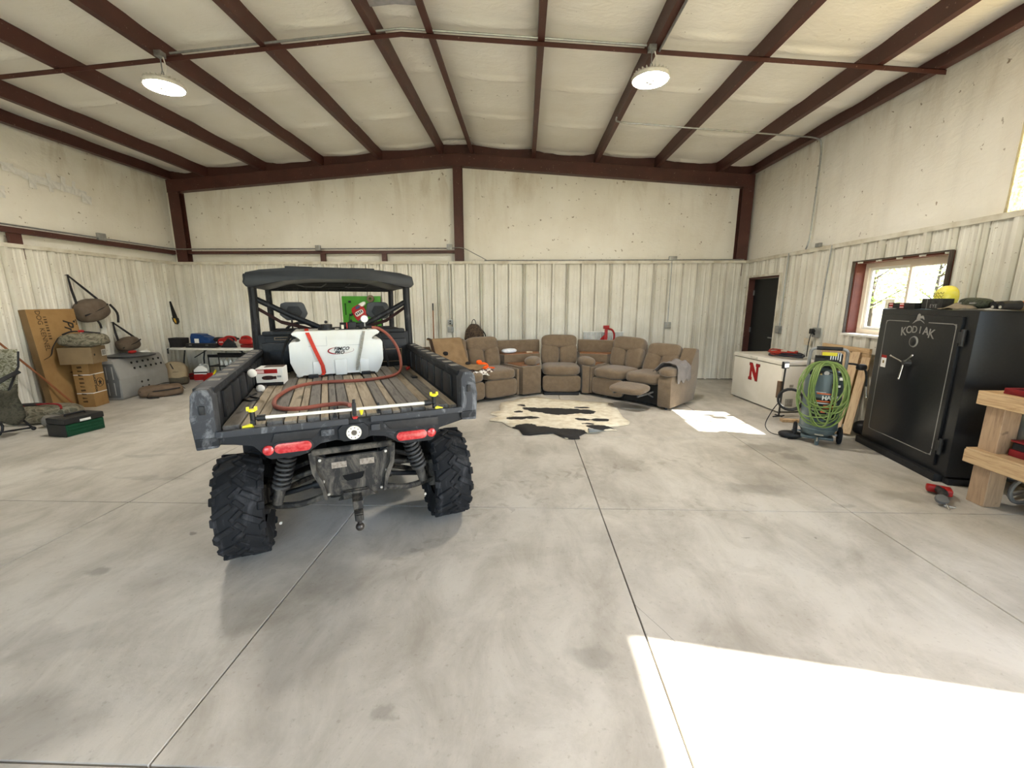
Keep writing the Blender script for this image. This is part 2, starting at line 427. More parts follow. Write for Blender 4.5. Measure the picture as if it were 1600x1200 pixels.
# insulation on the walls above the liner
def ins_wall(parent, side, a0, a1, z0, zf, pl, seams):
    n = max(4, int((a1-a0)/.08))
    def f(u, v):
        a = a0 + (a1-a0)*u; z = z0 + (zf(a)-z0)*v
        d = .012*noise.noise(Vector((a*1.5, z*1.2, 3.1))) + .006*noise.noise(Vector((a*5, z*4, 1)))
        for s in seams: d += .018*math.exp(-((a-s)/.035)**2)
        d -= .03*math.exp(-((z-z0)/.1)**2)
        return {'back': (a, pl+d, z), 'left': (pl-d, a, z), 'right': (pl+d, a, z)}[side]
    return B().sheet(f, n, 22).obj('insulation_blanket', INS, parent, smooth=80)
ins_wall(wall_back, 'back', XL-.2, -1.39, LZ-.25, lambda a: roof_z(a)+.25, 9.34, [-6.1, -4.9, -3.6, -2.4])
ins_wall(wall_back, 'back', -1.39, XR+.2, LZ-.25, lambda a: roof_z(a)+.25, 9.34, [-.2, .9, 2.1, 3.3])
ins_wall(wall_left, 'left', -2.0, YB+.2, LZ-.25, lambda a: 4.42, -7.66, [-1, .2, 1.4, 2.6, 3.8, 5.1, 6.3, 7.5, 8.7])
ins_wall(wall_right, 'right', LIGHTP[1], YB+.2, LZ-.1, lambda a: 4.42, 4.67, [5.1, 6.0, 6.9, 7.8])
ins_wall(wall_right, 'right', BIG[1]+.1, LIGHTP[0], LZ-.1, lambda a: 4.42, 4.67, [2.0])
# translucent fibreglass daylight sheet in the right wall
m, n, l, b_ = nodes('daylight fibreglass'); v = coords(n, l, True)
fc = ramp(n, l, tex(n, l, v, 45, 4, .7), [(.38, (0.70, 0.46, 0.10)), (.58, (0.95, 0.80, 0.36))])
tr = n.new('ShaderNodeBsdfTranslucent'); l.new(fc, tr.inputs[0]); l.new(fc, b_.inputs['Base Color'])
ms = n.new('ShaderNodeMixShader'); ms.inputs[0].default_value = .22
l.new(b_.outputs[0], ms.inputs[1]); l.new(tr.outputs[0], ms.inputs[2]); l.new(ms.outputs[0], n['Material Output'].inputs[0])
B().sheet(lambda u, v: (4.70 + .012*math.cos(u*30*PI), LIGHTP[0]-.02+(LIGHTP[1]-LIGHTP[0]+.04)*u, LZ-.05+1.7*v), 120, 2).obj('daylight_sheet', m, wall_right)

# roof: skin, insulation blankets between purlins, purlins, rafter
px = [-7.47, -6.646, -5.394, -4.17, -2.94, -1.667, -1.108, .133, 1.40, 2.62, 3.86, 4.60]
RS = M('roof sheet', (0.5, 0.48, 0.42), .6)
b = B()
for s0, s1 in ((-7.8, RIDGE_X), (RIDGE_X, 4.87)):
    b.prism([(s0, roof_z(s0)+.30), (s1, roof_z(s1)+.30), (s1, roof_z(s1)+.33), (s0, roof_z(s0)+.33)], 1, -5.23, 9.43)
ceiling = b.obj('ceiling', RS, kind='structure')
yc = [rnd.uniform(-.12, .12) for _ in range(20)]
for i in range(len(px)-1):
    a0, a1 = px[i], px[i+1]; w = a1-a0; sh = rnd.uniform(-.4, .4)
    def f(u, v):
        x = a0 + w*u; y = -2.0 + 11.3*v
        sag = .045*min(1, w)*math.sin(PI*u)
        d = .008*noise.noise(Vector((x*3, y*3, i)))
        for k in range(-2, 9):
            yy = k*1.24 + .55 + sh*.4 + yc[k+5] - .10*math.sin(PI*u)
            g = math.exp(-((y-yy)/.036)**2); d += -.045*g*math.sin(PI*u)**.5
            d += .018*math.exp(-((y-yy-.5)/.4)**2)
        return (x, y, roof_z(x) + .19 - sag + d)
    B().sheet(f, 10, 260).obj('insulation_blanket', CINS, ceiling, smooth=80)
def purlin(x, flip, flange=.075, depth=.2, name='purlin'):
    z = roof_z(x); s = -1 if flip else 1; t = .006
    poly = [(x, z), (x+s*flange, z), (x+s*flange, z+.022), (x+s*(flange-t), z+.022), (x+s*(flange-t), z+t), (x+s*t, z+t), (x+s*t, z+depth), (x, z+depth)]
    B().prism(poly if not flip else poly[::-1], 1, -5.1, 9.36).obj(name, RED, ceiling, smooth=0)
for k, x in enumerate(px):
    if k in (0, len(px)-1):
        s = 1 if k == 0 else -1
        purlin(x, s < 0, .10, .22, 'eave_strut')
    else: purlin(x, x < RIDGE_X)
# end frame: rafter, blocking above it, columns, girts
def rafter(z0, z1, y0, y1, name):
    for s0, s1 in ((XL+.02, RIDGE_X), (RIDGE_X, XR-.01)):
        B().prism([(s0, roof_z(s0)+z0), (s1, roof_z(s1)+z0), (s1, roof_z(s1)+z1), (s0, roof_z(s0)+z1)], 1, y0, y1).obj(name, RED, wall_back, smooth=0)
rafter(-.245, -.235, YB, YB+.15, 'rafter_flange'); rafter(-.012, -.002, YB, YB+.15, 'rafter_flange'); rafter(-.235, -.012, YB+.01, YB+.022, 'rafter')
rafter(.0, .2, YB+.10, YB+.11, 'purlin_blocking')
def column(x0, x1, z1, z0=LZ-.3):
    B().box(x0, x1, YB+.012, YB+.022, z0, z1).box(x0, x1, YB+.15, YB+.16, z0, z1).box((x0+x1)/2-.005, (x0+x1)/2+.005, YB+.022, YB+.15, z0, z1).obj('column', RED, wall_back, smooth=0)
column(-7.50, -7.27, roof_z(-7.4)-.24); column(-1.48, -1.30, roof_z(-1.39)-.25); column(4.40, 4.62, roof_z(4.5)-.24)
B().box(-7.27, -1.48, YB+.03, YB+.14, 2.685, 2.74).obj('girt', RED, wall_back, smooth=0)
for x in (-4.33, -3.0): B().box(x-.05, x+.05, YB+.04, YB+.1, LZ-.2, 2.685).obj('girt_stub', RED, wall_back, smooth=0)
B().box(XL-.06, XL+.02, -2, YB+.01, 2.67, 2.75).obj('girt', RED, wall_left, smooth=0)
for y in (6.28, 2.3): B().box(XL-.06, XL-.01, y-.07, y+.09, LZ-.2, 2.67).obj('girt_stub', RED, wall_left, smooth=0)
# bracing angle across the purlins
for s0, s1 in ((XL+.1, RIDGE_X), (RIDGE_X, XR-.02)):
    def zz(x): return roof_z(x) - .004
    B().prism([(s0, zz(s0)-.05), (s1, zz(s1)-.05), (s1, zz(s1)), (s0, zz(s0))], 1, 5.30, 5.306).prism([(s0, zz(s0)-.006), (s1, zz(s1)-.006), (s1, zz(s1)), (s0, zz(s0))], 1, 5.30, 5.35).obj('brace_angle', RED, ceiling, smooth=0)
# white repair tape on the left wall and two strips over the ridge
TAPE = M('white tape', (0.82, 0.81, 0.77), .35)
def tape(y, z, w, h, r=0.0, x=-7.634):
    x += .0025*len([c_ for c_ in wall_left.children if c_.name.startswith('tape')])*.8
    B().box(-.0006, .0006, -w/2, w/2, -h/2, h/2).obj('tape_patch', TAPE, wall_left, loc=(x, y, z), rot=(r, 0, 0))
tape(7.05, 3.55, 1.05, .09, -.09); tape(7.1, 3.49, .95, .03, -.09)
for y, z, w, h in ((6.75, 3.5, .1, .2), (7.0, 3.55, .06, .28), (7.2, 3.58, .07, .24), (7.36, 3.56, .05, .22), (7.55, 3.42, .16, .14), (6.45, 3.62, .16, .12), (6.05, 3.52, .14, .12), (6.3, 3.25, .08, .17), (5.85, 3.6, .16, .1)): tape(y, z, w, h, rnd.uniform(-.2, .2))
B().sheet(lambda u, v: (-1.66+.55*u, 4.55+.55*v, roof_z(-1.66+.55*u)+.135+.01*math.sin(v*9)), 6, 6).obj('foil_patch', M('foil', (.7, .7, .72), .25, .6), ceiling)
B().sheet(lambda u, v: (-1.62+.46*u, 8.88+.16*v, roof_z(-1.62+.46*u)+.14+.01*math.sin(v*5)), 6, 4).obj('foil_patch', TAPE, ceiling)

# ------------------------------------------------------------------ door and window in the right wall
def opening_jamb(name, o, depth, mat, sill=False):
    y0, y1, z0, z1 = o; b = B(); x0, x1 = XR-.01, XR+depth
    b.box(x0, x1, y1, y1+.03, z0, z1+.03).box(x0, x1, y0-.03, y0, z0, z1+.03).box(x0, x1, y0, y1, z1, z1+.03)
    if sill: b.box(x0-.05, x1, y0-.03, y1+.03, z0-.03, z0)
    return b.obj(name, mat, kind='structure')
JAMB = M('red jamb steel', (0.23, 0.065, 0.045), .5, 0, (0.17, 0.045, 0.03), 5)
door = opening_jamb('door_1', DOOR, .2, RED)
B().box(XR+.10, XR+.15, DOOR[0]+.005, DOOR[1]-.005, .01, DOOR[3]-.005).obj('door_leaf', M('dark door', (0.012, 0.013, 0.014), .45), door)
B().box(XR+.08, XR+.10, DOOR[0]+.08, DOOR[0]+.13, .93, 1.12, .004).cyl((XR+.08, DOOR[0]+.105, 1.0), (XR+.03, DOOR[0]+.105, 1.0), .012).box(XR+.025, XR+.045, DOOR[0]+.095, DOOR[0]+.22, .99, 1.01, .004).obj('door_handle', GALV, door)
for z in (.3, 1.1, 1.85): B().box(XR+.085, XR+.1, DOOR[1]-.03, DOOR[1]+.005, z-.05, z+.05).obj('hinge', GALV, door)
B().box(XR-.035, XR+.001, DOOR[0]-.07, DOOR[0]-.03, 0.03, DOOR[3]+.07).box(XR-.035, XR+.001, DOOR[1]+.03, DOOR[1]+.07, 0.03, DOOR[3]+.07).box(XR-.035, XR+.001, DOOR[0]-.03, DOOR[1]+.03, DOOR[3]+.03, DOOR[3]+.07).obj('casing', CAP, door)
win = opening_jamb('window_1', WIN, .215, JAMB)
ALM = M('almond vinyl', (0.70, 0.60, 0.47), .4, 0, (0.64, 0.55, 0.43), 5)
y0, y1, z0, z1 = WIN; ym = (y0+y1)/2 - .05; fx0, fx1 = XR+.12, XR+.19; fw = .06
B().box(fx0, fx1, y0, y1, z1-fw, z1).box(fx0, fx1, y0, y1, z0, z0+fw).box(fx0, fx1, y0, y0+fw, z0+fw, z1-fw).box(fx0, fx1, y1-fw, y1, z0+fw, z1-fw).obj('window_frame', ALM, win)
m, n, l, b_ = nodes('window glass'); gl = n.new('ShaderNodeBsdfGlossy'); gl.inputs['Roughness'].default_value = .02
tp = n.new('ShaderNodeBsdfTransparent'); tp.inputs[0].default_value = (.93, .95, .94, 1)
ms = n.new('ShaderNodeMixShader')
ms.inputs[0].default_value = .06; l.new(tp.outputs[0], ms.inputs[1]); l.new(gl.outputs[0], ms.inputs[2]); l.new(ms.outputs[0], n['Material Output'].inputs[0])
GLASS = m
for a, c, xo in ((y0+fw, ym+.02, 0.0), (ym-.02, y1-fw, .03)):
    s = B().box(fx0+xo, fx0+xo+.03, a, a+.035, z0+fw, z1-fw).box(fx0+xo, fx0+xo+.03, c-.035, c, z0+fw, z1-fw).box(fx0+xo, fx0+xo+.03, a+.035, c-.035, z0+fw, z0+fw+.035).box(fx0+xo, fx0+xo+.03, a+.035, c-.035, z1-fw-.035, z1-fw).obj('sash', ALM if xo == 0 else WHITE, win)
    B().box(fx0+xo+.012, fx0+xo+.016, a+.035, c-.035, z0+fw+.035, z1-fw-.035).obj('pane', GLASS, s)
B().box(XR-.05, XR-.02, y0-.045, y0-.02, z0-.03, z1+.035).box(XR-.05, XR-.02, y1+.02, y1+.035, z0-.03, z1+.035).box(XR-.05, XR-.02, y0-.02, y1+.02, z1+.02, z1+.035).obj('casing', M('dark trim', (0.10, 0.075, 0.06), .5), win)
B().box(XR-.06, XR+.12, y0-.05, y1+.05, z0-.03, z0-.002).obj('window_sill', WHITE, win)
# overhead door opening: frame trim and header track
b = B().box(XR-.02, XR+.21, BIG[1], BIG[1]+.1, 0, BIG[3]+.1).box(XR-.02, XR+.21, BIG[0]-.1, BIG[0], 0, BIG[3]+.1).box(XR-.02, XR+.21, BIG[0], BIG[1], BIG[3], BIG[3]+.1).obj('door_2', CAP, kind='structure')
b = B().box(-3.7, -3.6, -5.2, -4.98, 0, 3.76).box(1.6, 1.7, -5.2, -4.98, 0, 3.76).box(-3.6, 1.6, -5.2, -4.98, 3.66, 3.76).obj('door_3', CAP, kind='structure')

# ------------------------------------------------------------------ outdoors, seen through the window
GRASS = M('grass ground', (0.17, 0.17, 0.07), .95, 0, (0.26, 0.23, 0.13), 1.2, .35, .65, ws=True)
b = B()
for x0, x1, yy0, yy1 in ((4.87, 60, -40, 50), (-60, -7.8, -40, 50), (-7.8, 4.87, 9.43, 50), (-7.8, 4.87, -40, -5.23)): b.box(x0, x1, yy0, yy1, -.3, -.03)
b.obj('ground', GRASS, kind='structure')
LEAF = M('leaves', (0.22, 0.30, 0.10), .7, 0, (0.33, 0.40, 0.16), 3)
_n = LEAF.node_tree.nodes; _l = LEAF.node_tree.links; _t = _n.new('ShaderNodeBsdfTranslucent'); _t.inputs[0].default_value = (.5, .62, .2, 1)
_m = _n.new('ShaderNodeMixShader'); _m.inputs[0].default_value = .5; _l.new(_n['Principled BSDF'].outputs[0], _m.inputs[1]); _l.new(_t.outputs[0], _m.inputs[2]); _l.new(_m.outputs[0], _n['Material Output'].inputs[0])
BARK = M('bark', (0.14, 0.10, 0.07), .9)
def tree(x, y, h, r, label, seed):
    q = random.Random(seed); t = thing('tree', label, 'tree', (x, y, -.03), q.uniform(0, 6), 'trees outside the window')
    b = B().tube(bez([(0, 0, 0), (.1, .05, h*.3), (0, .1, h*.6), (.1, 0, h*.9)]), [.16*(1-.8*k/24) for k in range(25)], 8)
    for k in range(7):
        a = q.uniform(0, 6.28); z = h*q.uniform(.25, .7)
        b.tube(bez([(0, 0, z), (math.cos(a)*r*.4, math.sin(a)*r*.4, z+r*.3), (math.cos(a)*r*.8, math.sin(a)*r*.8, z+r*.6)], 4), [.05*(1-.1*j) for j in range(9)], 6)
    b.obj('trunk', BARK, t)
    b = B()
    for k in range(1100):
        d = Vector((q.gauss(0, 1), q.gauss(0, 1), q.gauss(0, 1))).normalized()*q.uniform(.35, 1)**.6
        c = Vector((d.x*r, d.y*r, h*.62 + d.z*h*.42)); u = Vector((q.gauss(0, 1), q.gauss(0, 1), q.gauss(0, 1))).normalized(); w = u.orthogonal().normalized()
        s = q.uniform(.07, .16)
        b.face([b._v(c-u*s), b._v(c+w*s*.5), b._v(c+u*s), b._v(c-w*s*.5)])
    b.obj('foliage', LEAF, t, smooth=0)['kind'] = 'stuff'
tree(19.5, 24.5, 5.0, 2.2, 'leafy green tree seen through the left window pane', 1)
tree(22.5, 19.5, 4.6, 2.0, 'leafy green tree seen through the right window pane', 2)
tree(30, 32, 6.5, 3.2, 'larger green tree farthest away through the window', 3)
# ------------------------------------------------------------------ utility vehicle
def make_worn(name, col, dust, rough=.55, lo=.52, hi=.75):
    col, dust = tuple(x*.5 for x in col), tuple(x*1.05 for x in dust)
    m, n, l, b = nodes(name); v = coords(n, l)
    f = ramp(n, l, tex(n, l, coords(n, l, False, (1, 1, .45)), 9, 8, .72, .9), [(lo, (0, 0, 0)), (hi, (.8, .8, .8))])
    l.new(mix(n, l, f, col, dust), b.inputs['Base Color']); b.inputs['Roughness'].default_value = min(rough+.08, 1); b.inputs['Specular IOR Level'].default_value = .22
    bump(n, l, b, tex(n, l, v, 120, 3), .15, .003)
    MATS[name] = m; return m
BEDP = make_worn('worn bed plastic', (0.026, 0.028, 0.033), (0.21, 0.215, 0.23), .55, .55, .82)
CAGE = make_worn('cage steel', (0.02, 0.021, 0.025), (0.07, 0.07, 0.075), .4)
DIRTY = make_worn('dirty steel', (0.05, 0.047, 0.044), (0.24, 0.21, 0.17), .65, .45, .78)
RUBBER = make_worn('tyre rubber', (0.022, 0.023, 0.026), (0.07, 0.07, 0.075), .75)
RLENS = M('red lens', (0.55, 0.025, 0.03), .2, 0, (0.72, 0.08, 0.08), 60, spec=.6)
YEL = M('yellow plastic', (0.85, 0.75, 0.03), .4, 0, (0.8, 0.68, 0.03), 30)
REDP = M('red plastic', (0.50, 0.022, 0.018), .4, 0, (0.42, 0.018, 0.016), 20)
CHROME = M('bright steel', (0.72, 0.72, 0.70), .22, 1.0, (0.6, 0.6, 0.58), 20)

utv = thing('utility_vehicle', 'black two-seat utility vehicle with open cargo bed and knobby tires', 'utility vehicle', (-1.247, 2.848, 0), .442)
def wheel(x, y, steer=0.0):
    w = B(); R, hw = .325, .135
    prof = [(.16, -.10), (.19, -.12), (.25, -hw), (.295, -hw+.004), (R-.008, -hw+.03), (R, -.06), (R+.002, 0), (R, .06), (R-.008, hw-.03), (.295, hw-.004), (.25, hw), (.19, .12), (.16, .10)]
    w.lathe(prof, 40, Matrix.Rotation(PI/2, 4, 'Y'))
    t = w.obj('wheel', RUBBER, utv, loc=(x, y, .348), rot=(0, 0, steer))
    b = B(); N = 15; sgn = 1 if x > 0 else -1
    for k in range(N):
        a = 2*PI*k/N
        for (da, ox, ln, wd, sk, h) in ((0, -.075, .115, .036, .55, .022), (.5, .075, .115, .036, -.55, .022), (.28, -.005, .085, .03, .75, .02), (.78, .012, .07, .032, -.8, .02), (.5, -.122, .04, .05, .1, .016), (0, .122, .04, .05, -.1, .016)):
            th = a + da*2*PI/N; rr = R - (.008 if abs(ox) < .1 else .022)
            mt = Matrix.Rotation(th, 4, 'X') @ Matrix.Translation((ox, 0, rr)) @ Matrix.Rotation(sk, 4, 'Z')
            if abs(ox) > .1: mt = Matrix.Rotation(th, 4, 'X') @ Matrix.Translation((ox, 0, rr)) @ Matrix.Rotation(.7*(1 if ox > 0 else -1), 4, 'Y')
            b.box(-ln/2, ln/2, -wd/2, wd/2, -.01, h, .005, 1, mt)
    b.obj('tread_lugs', RUBBER, t)['kind'] = 'stuff'
    r = B().lathe([(0, .02), (.05, .02), (.06, .05), (.11, .045), (.14, .06), (.165, .09), (.165, -.09), (.14, -.07), (.0, -.06)], 28, Matrix.Rotation(PI/2*sgn, 4, 'Y'))
    for k in range(4):
        a = PI/2*k; r.cyl((sgn*.06, math.cos(a)*.035, math.sin(a)*.035), (sgn*.075, math.cos(a)*.035, math.sin(a)*.035), .008, seg=6)
    r.obj('rim', M('black rim', (0.015, 0.015, 0.016), .35), t)
for x, y in ((-.68, 0), (.68, 0), (-.68, 2.12), (.68, 2.12)): wheel(x, y)

# bed tray, planked floor, sides
bed = B().box(-.74, .74, -.55, 1.42, .93, .995, .01).obj('bed', BEDP, utv)
PLA = make_wood('grey weathered plank', (0.19, 0.172, 0.15), (0.10, 0.09, 0.078), (10, 1, 10), .8)
PLB = make_wood('tan dusty plank', (0.42, 0.345, 0.25), (0.26, 0.21, 0.15), (10, 1, 10), .85)
x = -.655; k = 0
while x < .645:
    w = min(rnd.choice((.05, .062, .07, .085)), .655-x)
    mat = PLB if k % 3 == 1 or rnd.random() < .12 else PLA
    B().box(x+.003, x+w-.003, -.50, 1.40, .99, 1.012 + (.008 if mat is PLA else 0)+rnd.uniform(0, .003), .003, 1).obj('bed_plank', mat, bed)
    x += w; k += 1
for s in (-1, 1):
    sd = B().box(min(s*.665, s*.745), max(s*.665, s*.745), -.50, 1.42, .93, 1.225, .012).box(min(s*.655, s*.755), max(s*.655, s*.755), -.52, 1.42, 1.205, 1.24, .01).obj('bed_side', BEDP, utv)
    for j in range(7):
        y0 = -.36 + j*.245
        B().box(min(s*.648, s*.668), max(s*.648, s*.668), y0, y0+.2, 1.035, 1.19, .008).obj('bed_side_panel', BLACK if s > 0 else BEDP, sd)
    for j in range(9):
        B().box(s*.705-.03, s*.705+.03, -.3+j*.19, -.24+j*.19, 1.236, 1.244, .003).obj('rail_pad', M('dusty rail', (.3, .27, .23), .8), sd)
    po = B().prism([(s*.655, .93), (s*.755, .925), (s*.762, 1.1), (s*.75, 1.215), (s*.73, 1.243), (s*.672, 1.243), (s*.655, 1.20)], 1, -.60, -.49, .012).obj('bed_corner_post', make_worn('grey worn plastic', (0.075, 0.08, 0.092), (0.30, 0.31, 0.33)) if 'grey worn plastic' not in MATS else MATS['grey worn plastic'], utv)
    B().box(s*.705-.012, s*.705+.012, -.608, -.598, 1.115, 1.16, .003).obj('latch_slot', BLACK, po)
    B().box(s*.70-.05, s*.70+.05, -.606, -.598, .945, .99, .006).obj('corner_cap', BEDP, po)
B().box(-.66, .66, 1.36, 1.42, 1.0, 1.30, .012).box(-.60, -.2, 1.345, 1.36, 1.06, 1.22, .01).box(.2, .60, 1.345, 1.36, 1.06, 1.22, .01).obj('bed_front_wall', BLACK, utv)
def strip_frame(x0, x1, z0, z1, y, t=.004):
    return B().box(x0, x1, y-.002, y, z1-t, z1).box(x0, x1, y-.002, y, z0, z0+t).box(x0, x0+t, y-.002, y, z0+t, z1-t).box(x1-t, x1, y-.002, y, z0+t, z1-t)
OUTL = M('label outline', (0.55, 0.40, 0.24), .6)
strip_frame(.36, .60, 1.07, 1.20, 1.343).obj('warning_label', OUTL, utv)
# tail sill with its sculpted lower edge
tailpoly = [(-.665, .945), (-.50, .925), (-.455, .845), (-.43, .828), (-.29, .828), (-.24, .84), (-.18, .895), (-.09, .905), (-.05, .88), (.06, .88), (.10, .905), (.18, .893), (.245, .835), (.29, .822), (.45, .818), (.475, .83), (.505, .905), (.665, .93), (.665, 1.008), (-.665, 1.008)]
tail = B().prism(tailpoly, 1, -.59, -.545, .008).obj('tail_sill', BEDP, utv)
for x0, x1 in ((-.66, -.02), (.10, .66)): B().box(x0, x1, -.612, -.585, .985, 1.02, .006).obj('sill_lip', MATS['grey worn plastic'], tail)
for pl_ in ([(-.42, .925), (-.40, .975), (-.17, .975), (-.21, .925)], [(.17, .975), (.21, .925), (.50, .92), (.50, .972)]): B().prism(pl_, 1, -.598, -.588, .004).obj('sill_recess', BLACK, tail)
B().prism([(-.08, .905), (-.055, .885), (.06, .885), (.085, .905), (.085, .96), (.06, .985), (-.055, .985), (-.08, .96)], 1, -.606, -.588, .006).obj('latch_housing', BEDP, tail)
for x0, x1 in ((.10, .15), (-.17, -.10)): B().box(x0, x1, -.604, -.59, .93, .968, .004).obj('sill_tab', MATS['grey worn plastic'], tail)
dial = B().lathe([(.0, 0), (.018, 0), (.018, .006), (.04, .006), (.042, 0), (.0, -.004)], 24, Matrix.Translation((.003, -.607, .933)) @ Matrix.Rotation(PI/2, 4, 'X')).obj('latch_dial', M('dial white', (.72, .69, .6), .4), tail)
b = B()
for k in range(9):
    a = 2*PI*k/9; b.cyl((.003+.03*math.cos(a), -.614, .933+.03*math.sin(a)), (.003+.03*math.cos(a), -.6125, .933+.03*math.sin(a)), .0035, seg=8)
b.cyl((.003, -.6145, .933), (.003, -.607, .933), .014, seg=12).obj('dial_marks', M('dial marks', (.12, .10, .08), .6), tail)
for s, xc, zc in ((-1, -.315, .888), (1, .335, .872)):
    pts = [(xc-.065+.028*math.cos(a), zc+.028*math.sin(a)) for a in [PI/2+PI*k/8 for k in range(9)]] + [(xc+.065+.028*math.cos(a), zc+.028*math.sin(a)) for a in [-PI/2+PI*k/8 for k in range(9)]]
    lp = B().prism(pts, 1, -.604, -.585, .004).obj('tail_lamp', RLENS, utv)
    pts2 = [(xc+(px_-xc)*1.1, zc+(pz-zc)*1.2) for px_, pz in pts]
    B().prism(pts2, 1, -.596, -.586, .002).obj('lamp_bezel', BLACK, lp)
    xr = xc + s*.122
    B().lathe([(0, .013), (.02, .011), (.027, .006), (.028, 0), (0, 0)], 20, Matrix.Translation((xr, -.594, zc-.004 if s < 0 else zc)) @ Matrix.Rotation(PI/2, 4, 'X')).obj('reflector', RLENS, utv)
# hitch plate, receiver and ball
yp = -.34
plate = B().prism([(-.22, .735), (-.165, .70), (.17, .70), (.225, .735), (.235, .64), (.20, .56), (.175, .49), (.178, .435), (.06, .425), (-.07, .437), (-.185, .455), (-.18, .52), (-.215, .60), (-.235, .65)], 1, yp, yp+.02, .004).obj('hitch_plate', DIRTY, utv)
for s in (-1, 1):
    B().prism([(s*.22, .77), (s*.26, .76), (s*.25, .63), (s*.205, .52), (s*.19, .44), (s*.17, .44), (s*.19, .56), (s*.225, .64)], 1, yp-.03, yp+.1).obj('plate_flange', DIRTY, plate)
B().cyl((-.24, yp-.02, .76), (.24, yp-.02, .762), .021).obj('cross_bar', DIRTY, utv)
for x0 in (-.135, .035): B().box(x0, x0+.09, yp-.003, yp, .632, .672).obj('plate_sticker', M('sticker', (.42, .36, .30), .7, 0, (.3, .25, .2), 60, .45, .55), plate)
B().prism([(-.075, .575), (.06, .585), (.05, .55), (.035, .54), (-.05, .535), (-.065, .55)], 1, yp-.004, yp-.001).obj('slot', M('slot dark', (.004, .004, .004), .9), plate)
BOLT = M('zinc bolt', (.62, .6, .55), .35, .6)
for x, z in ((-.19, .555), (-.165, .465), (.20, .57), (.16, .455), (-.20, .70), (.20, .705), (-.45, .33), (.45, .35)): B().cyl((x, yp-.014, z), (x, yp, z), .009, seg=8).obj('bolt', BOLT, plate)
hr = B().box(-.03, .03, -.50, yp+.1, .40, .455, .004).box(-.08, .08, yp-.04, yp, .425, .47, .006).prism([(-.11, .415), (-.06, .475), (.07, .475), (.12, .42)], 1, yp-.02, yp-.005).obj('hitch_receiver', DIRTY, utv)
B().box(-.026, .026, -.56, -.42, .35, .40, .004).box(-.02, .02, -.574, -.552, .356, .394).obj('draw_bar', DIRTY, utv)
B().cyl((0, -.53, .345), (0, -.53, .31), .014).ball((0, -.53, .298), .027).obj('hitch_ball', M('ball steel', (.10, .09, .085), .35, .7), utv)
# suspension
for s in (-1, 1):
    t0, t1 = Vector((s*.385, -.18, .72)), Vector((s*.475, -.15, .40))
    sh = B().cyl(t0, t1, .022).cyl(t0.lerp(t1, .72), t0.lerp(t1, 1.08), .034).cyl(t0.lerp(t1, .68), t0.lerp(t1, .73), .055).cyl(t0.lerp(t1, -.03), t0.lerp(t1, .03), .055).obj('shock_absorber', DIRTY, utv)
    d = (t1-t0); u = d.normalized().orthogonal().normalized(); w = d.normalized().cross(u)
    B().tube([t0 + d*(.02+.68*k/110) + (u*math.cos(k*.4)+w*math.sin(k*.4))*.048 for k in range(111)], .0105, 6).obj('coil_spring', M('spring steel', (.07, .068, .066), .5), sh)
    B().tube(bez([(s*.17, -.24, .42), (s*.35, -.2, .365), (s*.56, -.06, .33)]), .022).tube(bez([(s*.17, .22, .42), (s*.35, .2, .365), (s*.56, .06, .33)]), .022).obj('lower_arm', DIRTY, utv)
    B().tube(bez([(s*.19, -.12, .56), (s*.36, -.1, .52), (s*.55, -.03, .46)]), .018).tube(bez([(s*.19, .12, .56), (s*.36, .1, .52), (s*.55, .03, .46)]), .018).obj('upper_arm', DIRTY, utv)
    B().cyl((s*.15, 0, .42), (s*.58, 0, .35), .018).cyl((s*.2, 0, .41), (s*.27, 0, .40), .04, .025).obj('half_shaft', BLACK, utv)
    B().box(s*.57-.03, s*.57+.03, -.07, .07, .27, .49, .02).obj('knuckle', DIRTY, utv)
    B().box(s*.2-.03, s*.2+.03, -.30, 2.5, .66, .72).obj('frame_rail', BLACK, utv)
    B().box(min(s*.49, s*.74), max(s*.49, s*.74), .42, .46, .45, .93, .01).obj('wheel_liner', BLACK, utv)
B().box(-.17, .17, -.2, 1.3, .36, .66, .03).box(-.3, .3, .3, 1.3, .5, .9, .03).obj('drivetrain', M('drivetrain black', (.013, .013, .013), .7), utv)
B().box(-.62, .62, .4, 2.6, .30, .35, .01).obj('floor_pan', BLACK, utv)
for s in (-1, 1):
    B().box(min(s*.58, s*.72), max(s*.58, s*.72), .46, 1.66, .33, .60, .03).obj('rocker_panel', BLACK, utv)
    B().prism([(1.48, .6), (1.62, .62), (1.60, 1.0), (1.50, 1.2), (1.46, 1.2)], 0, min(s*.62, s*.72), max(s*.62, s*.72), .01).obj('quarter_panel', BLACK, utv)
    B().tube([(s*.70, 1.66+.46*0, .36), (s*.70, 1.70, .62), (s*.69, 1.86, .80), (s*.69, 2.2, .84), (s*.69, 2.5, .70)], .045).obj('front_fender', BLACK, utv)
B().prism([(2.0, .55), (2.75, .5), (2.86, .72), (2.80, .95), (2.55, 1.12), (2.35, 1.2), (2.0, 1.18)], 0, -.66, .66, .03).obj('hood', BLACK, utv)
B().box(-.64, .64, 2.1, 2.36, 1.12, 1.27, .03).obj('dashboard', BLACK, utv)
B().tube([(-.36+.17*math.cos(a), 2.02+.06*math.sin(a), 1.30+.15*math.sin(a)) for a in [2*PI*k/20 for k in range(20)]], .014, 6, True).cyl((-.36, 2.02, 1.30), (-.36, 2.2, 1.18), .02).obj('steering_wheel', BLACK, utv)
B().cyl((-.5, 2.9, .6), (.5, 2.9, .6), .03).cyl((-.4, 2.82, .5), (-.4, 2.92, .85), .025).cyl((.4, 2.82, .5), (.4, 2.92, .85), .025).cyl((-.42, 2.92, .83), (.42, 2.92, .83), .025).obj('front_bumper', BLACK, utv)
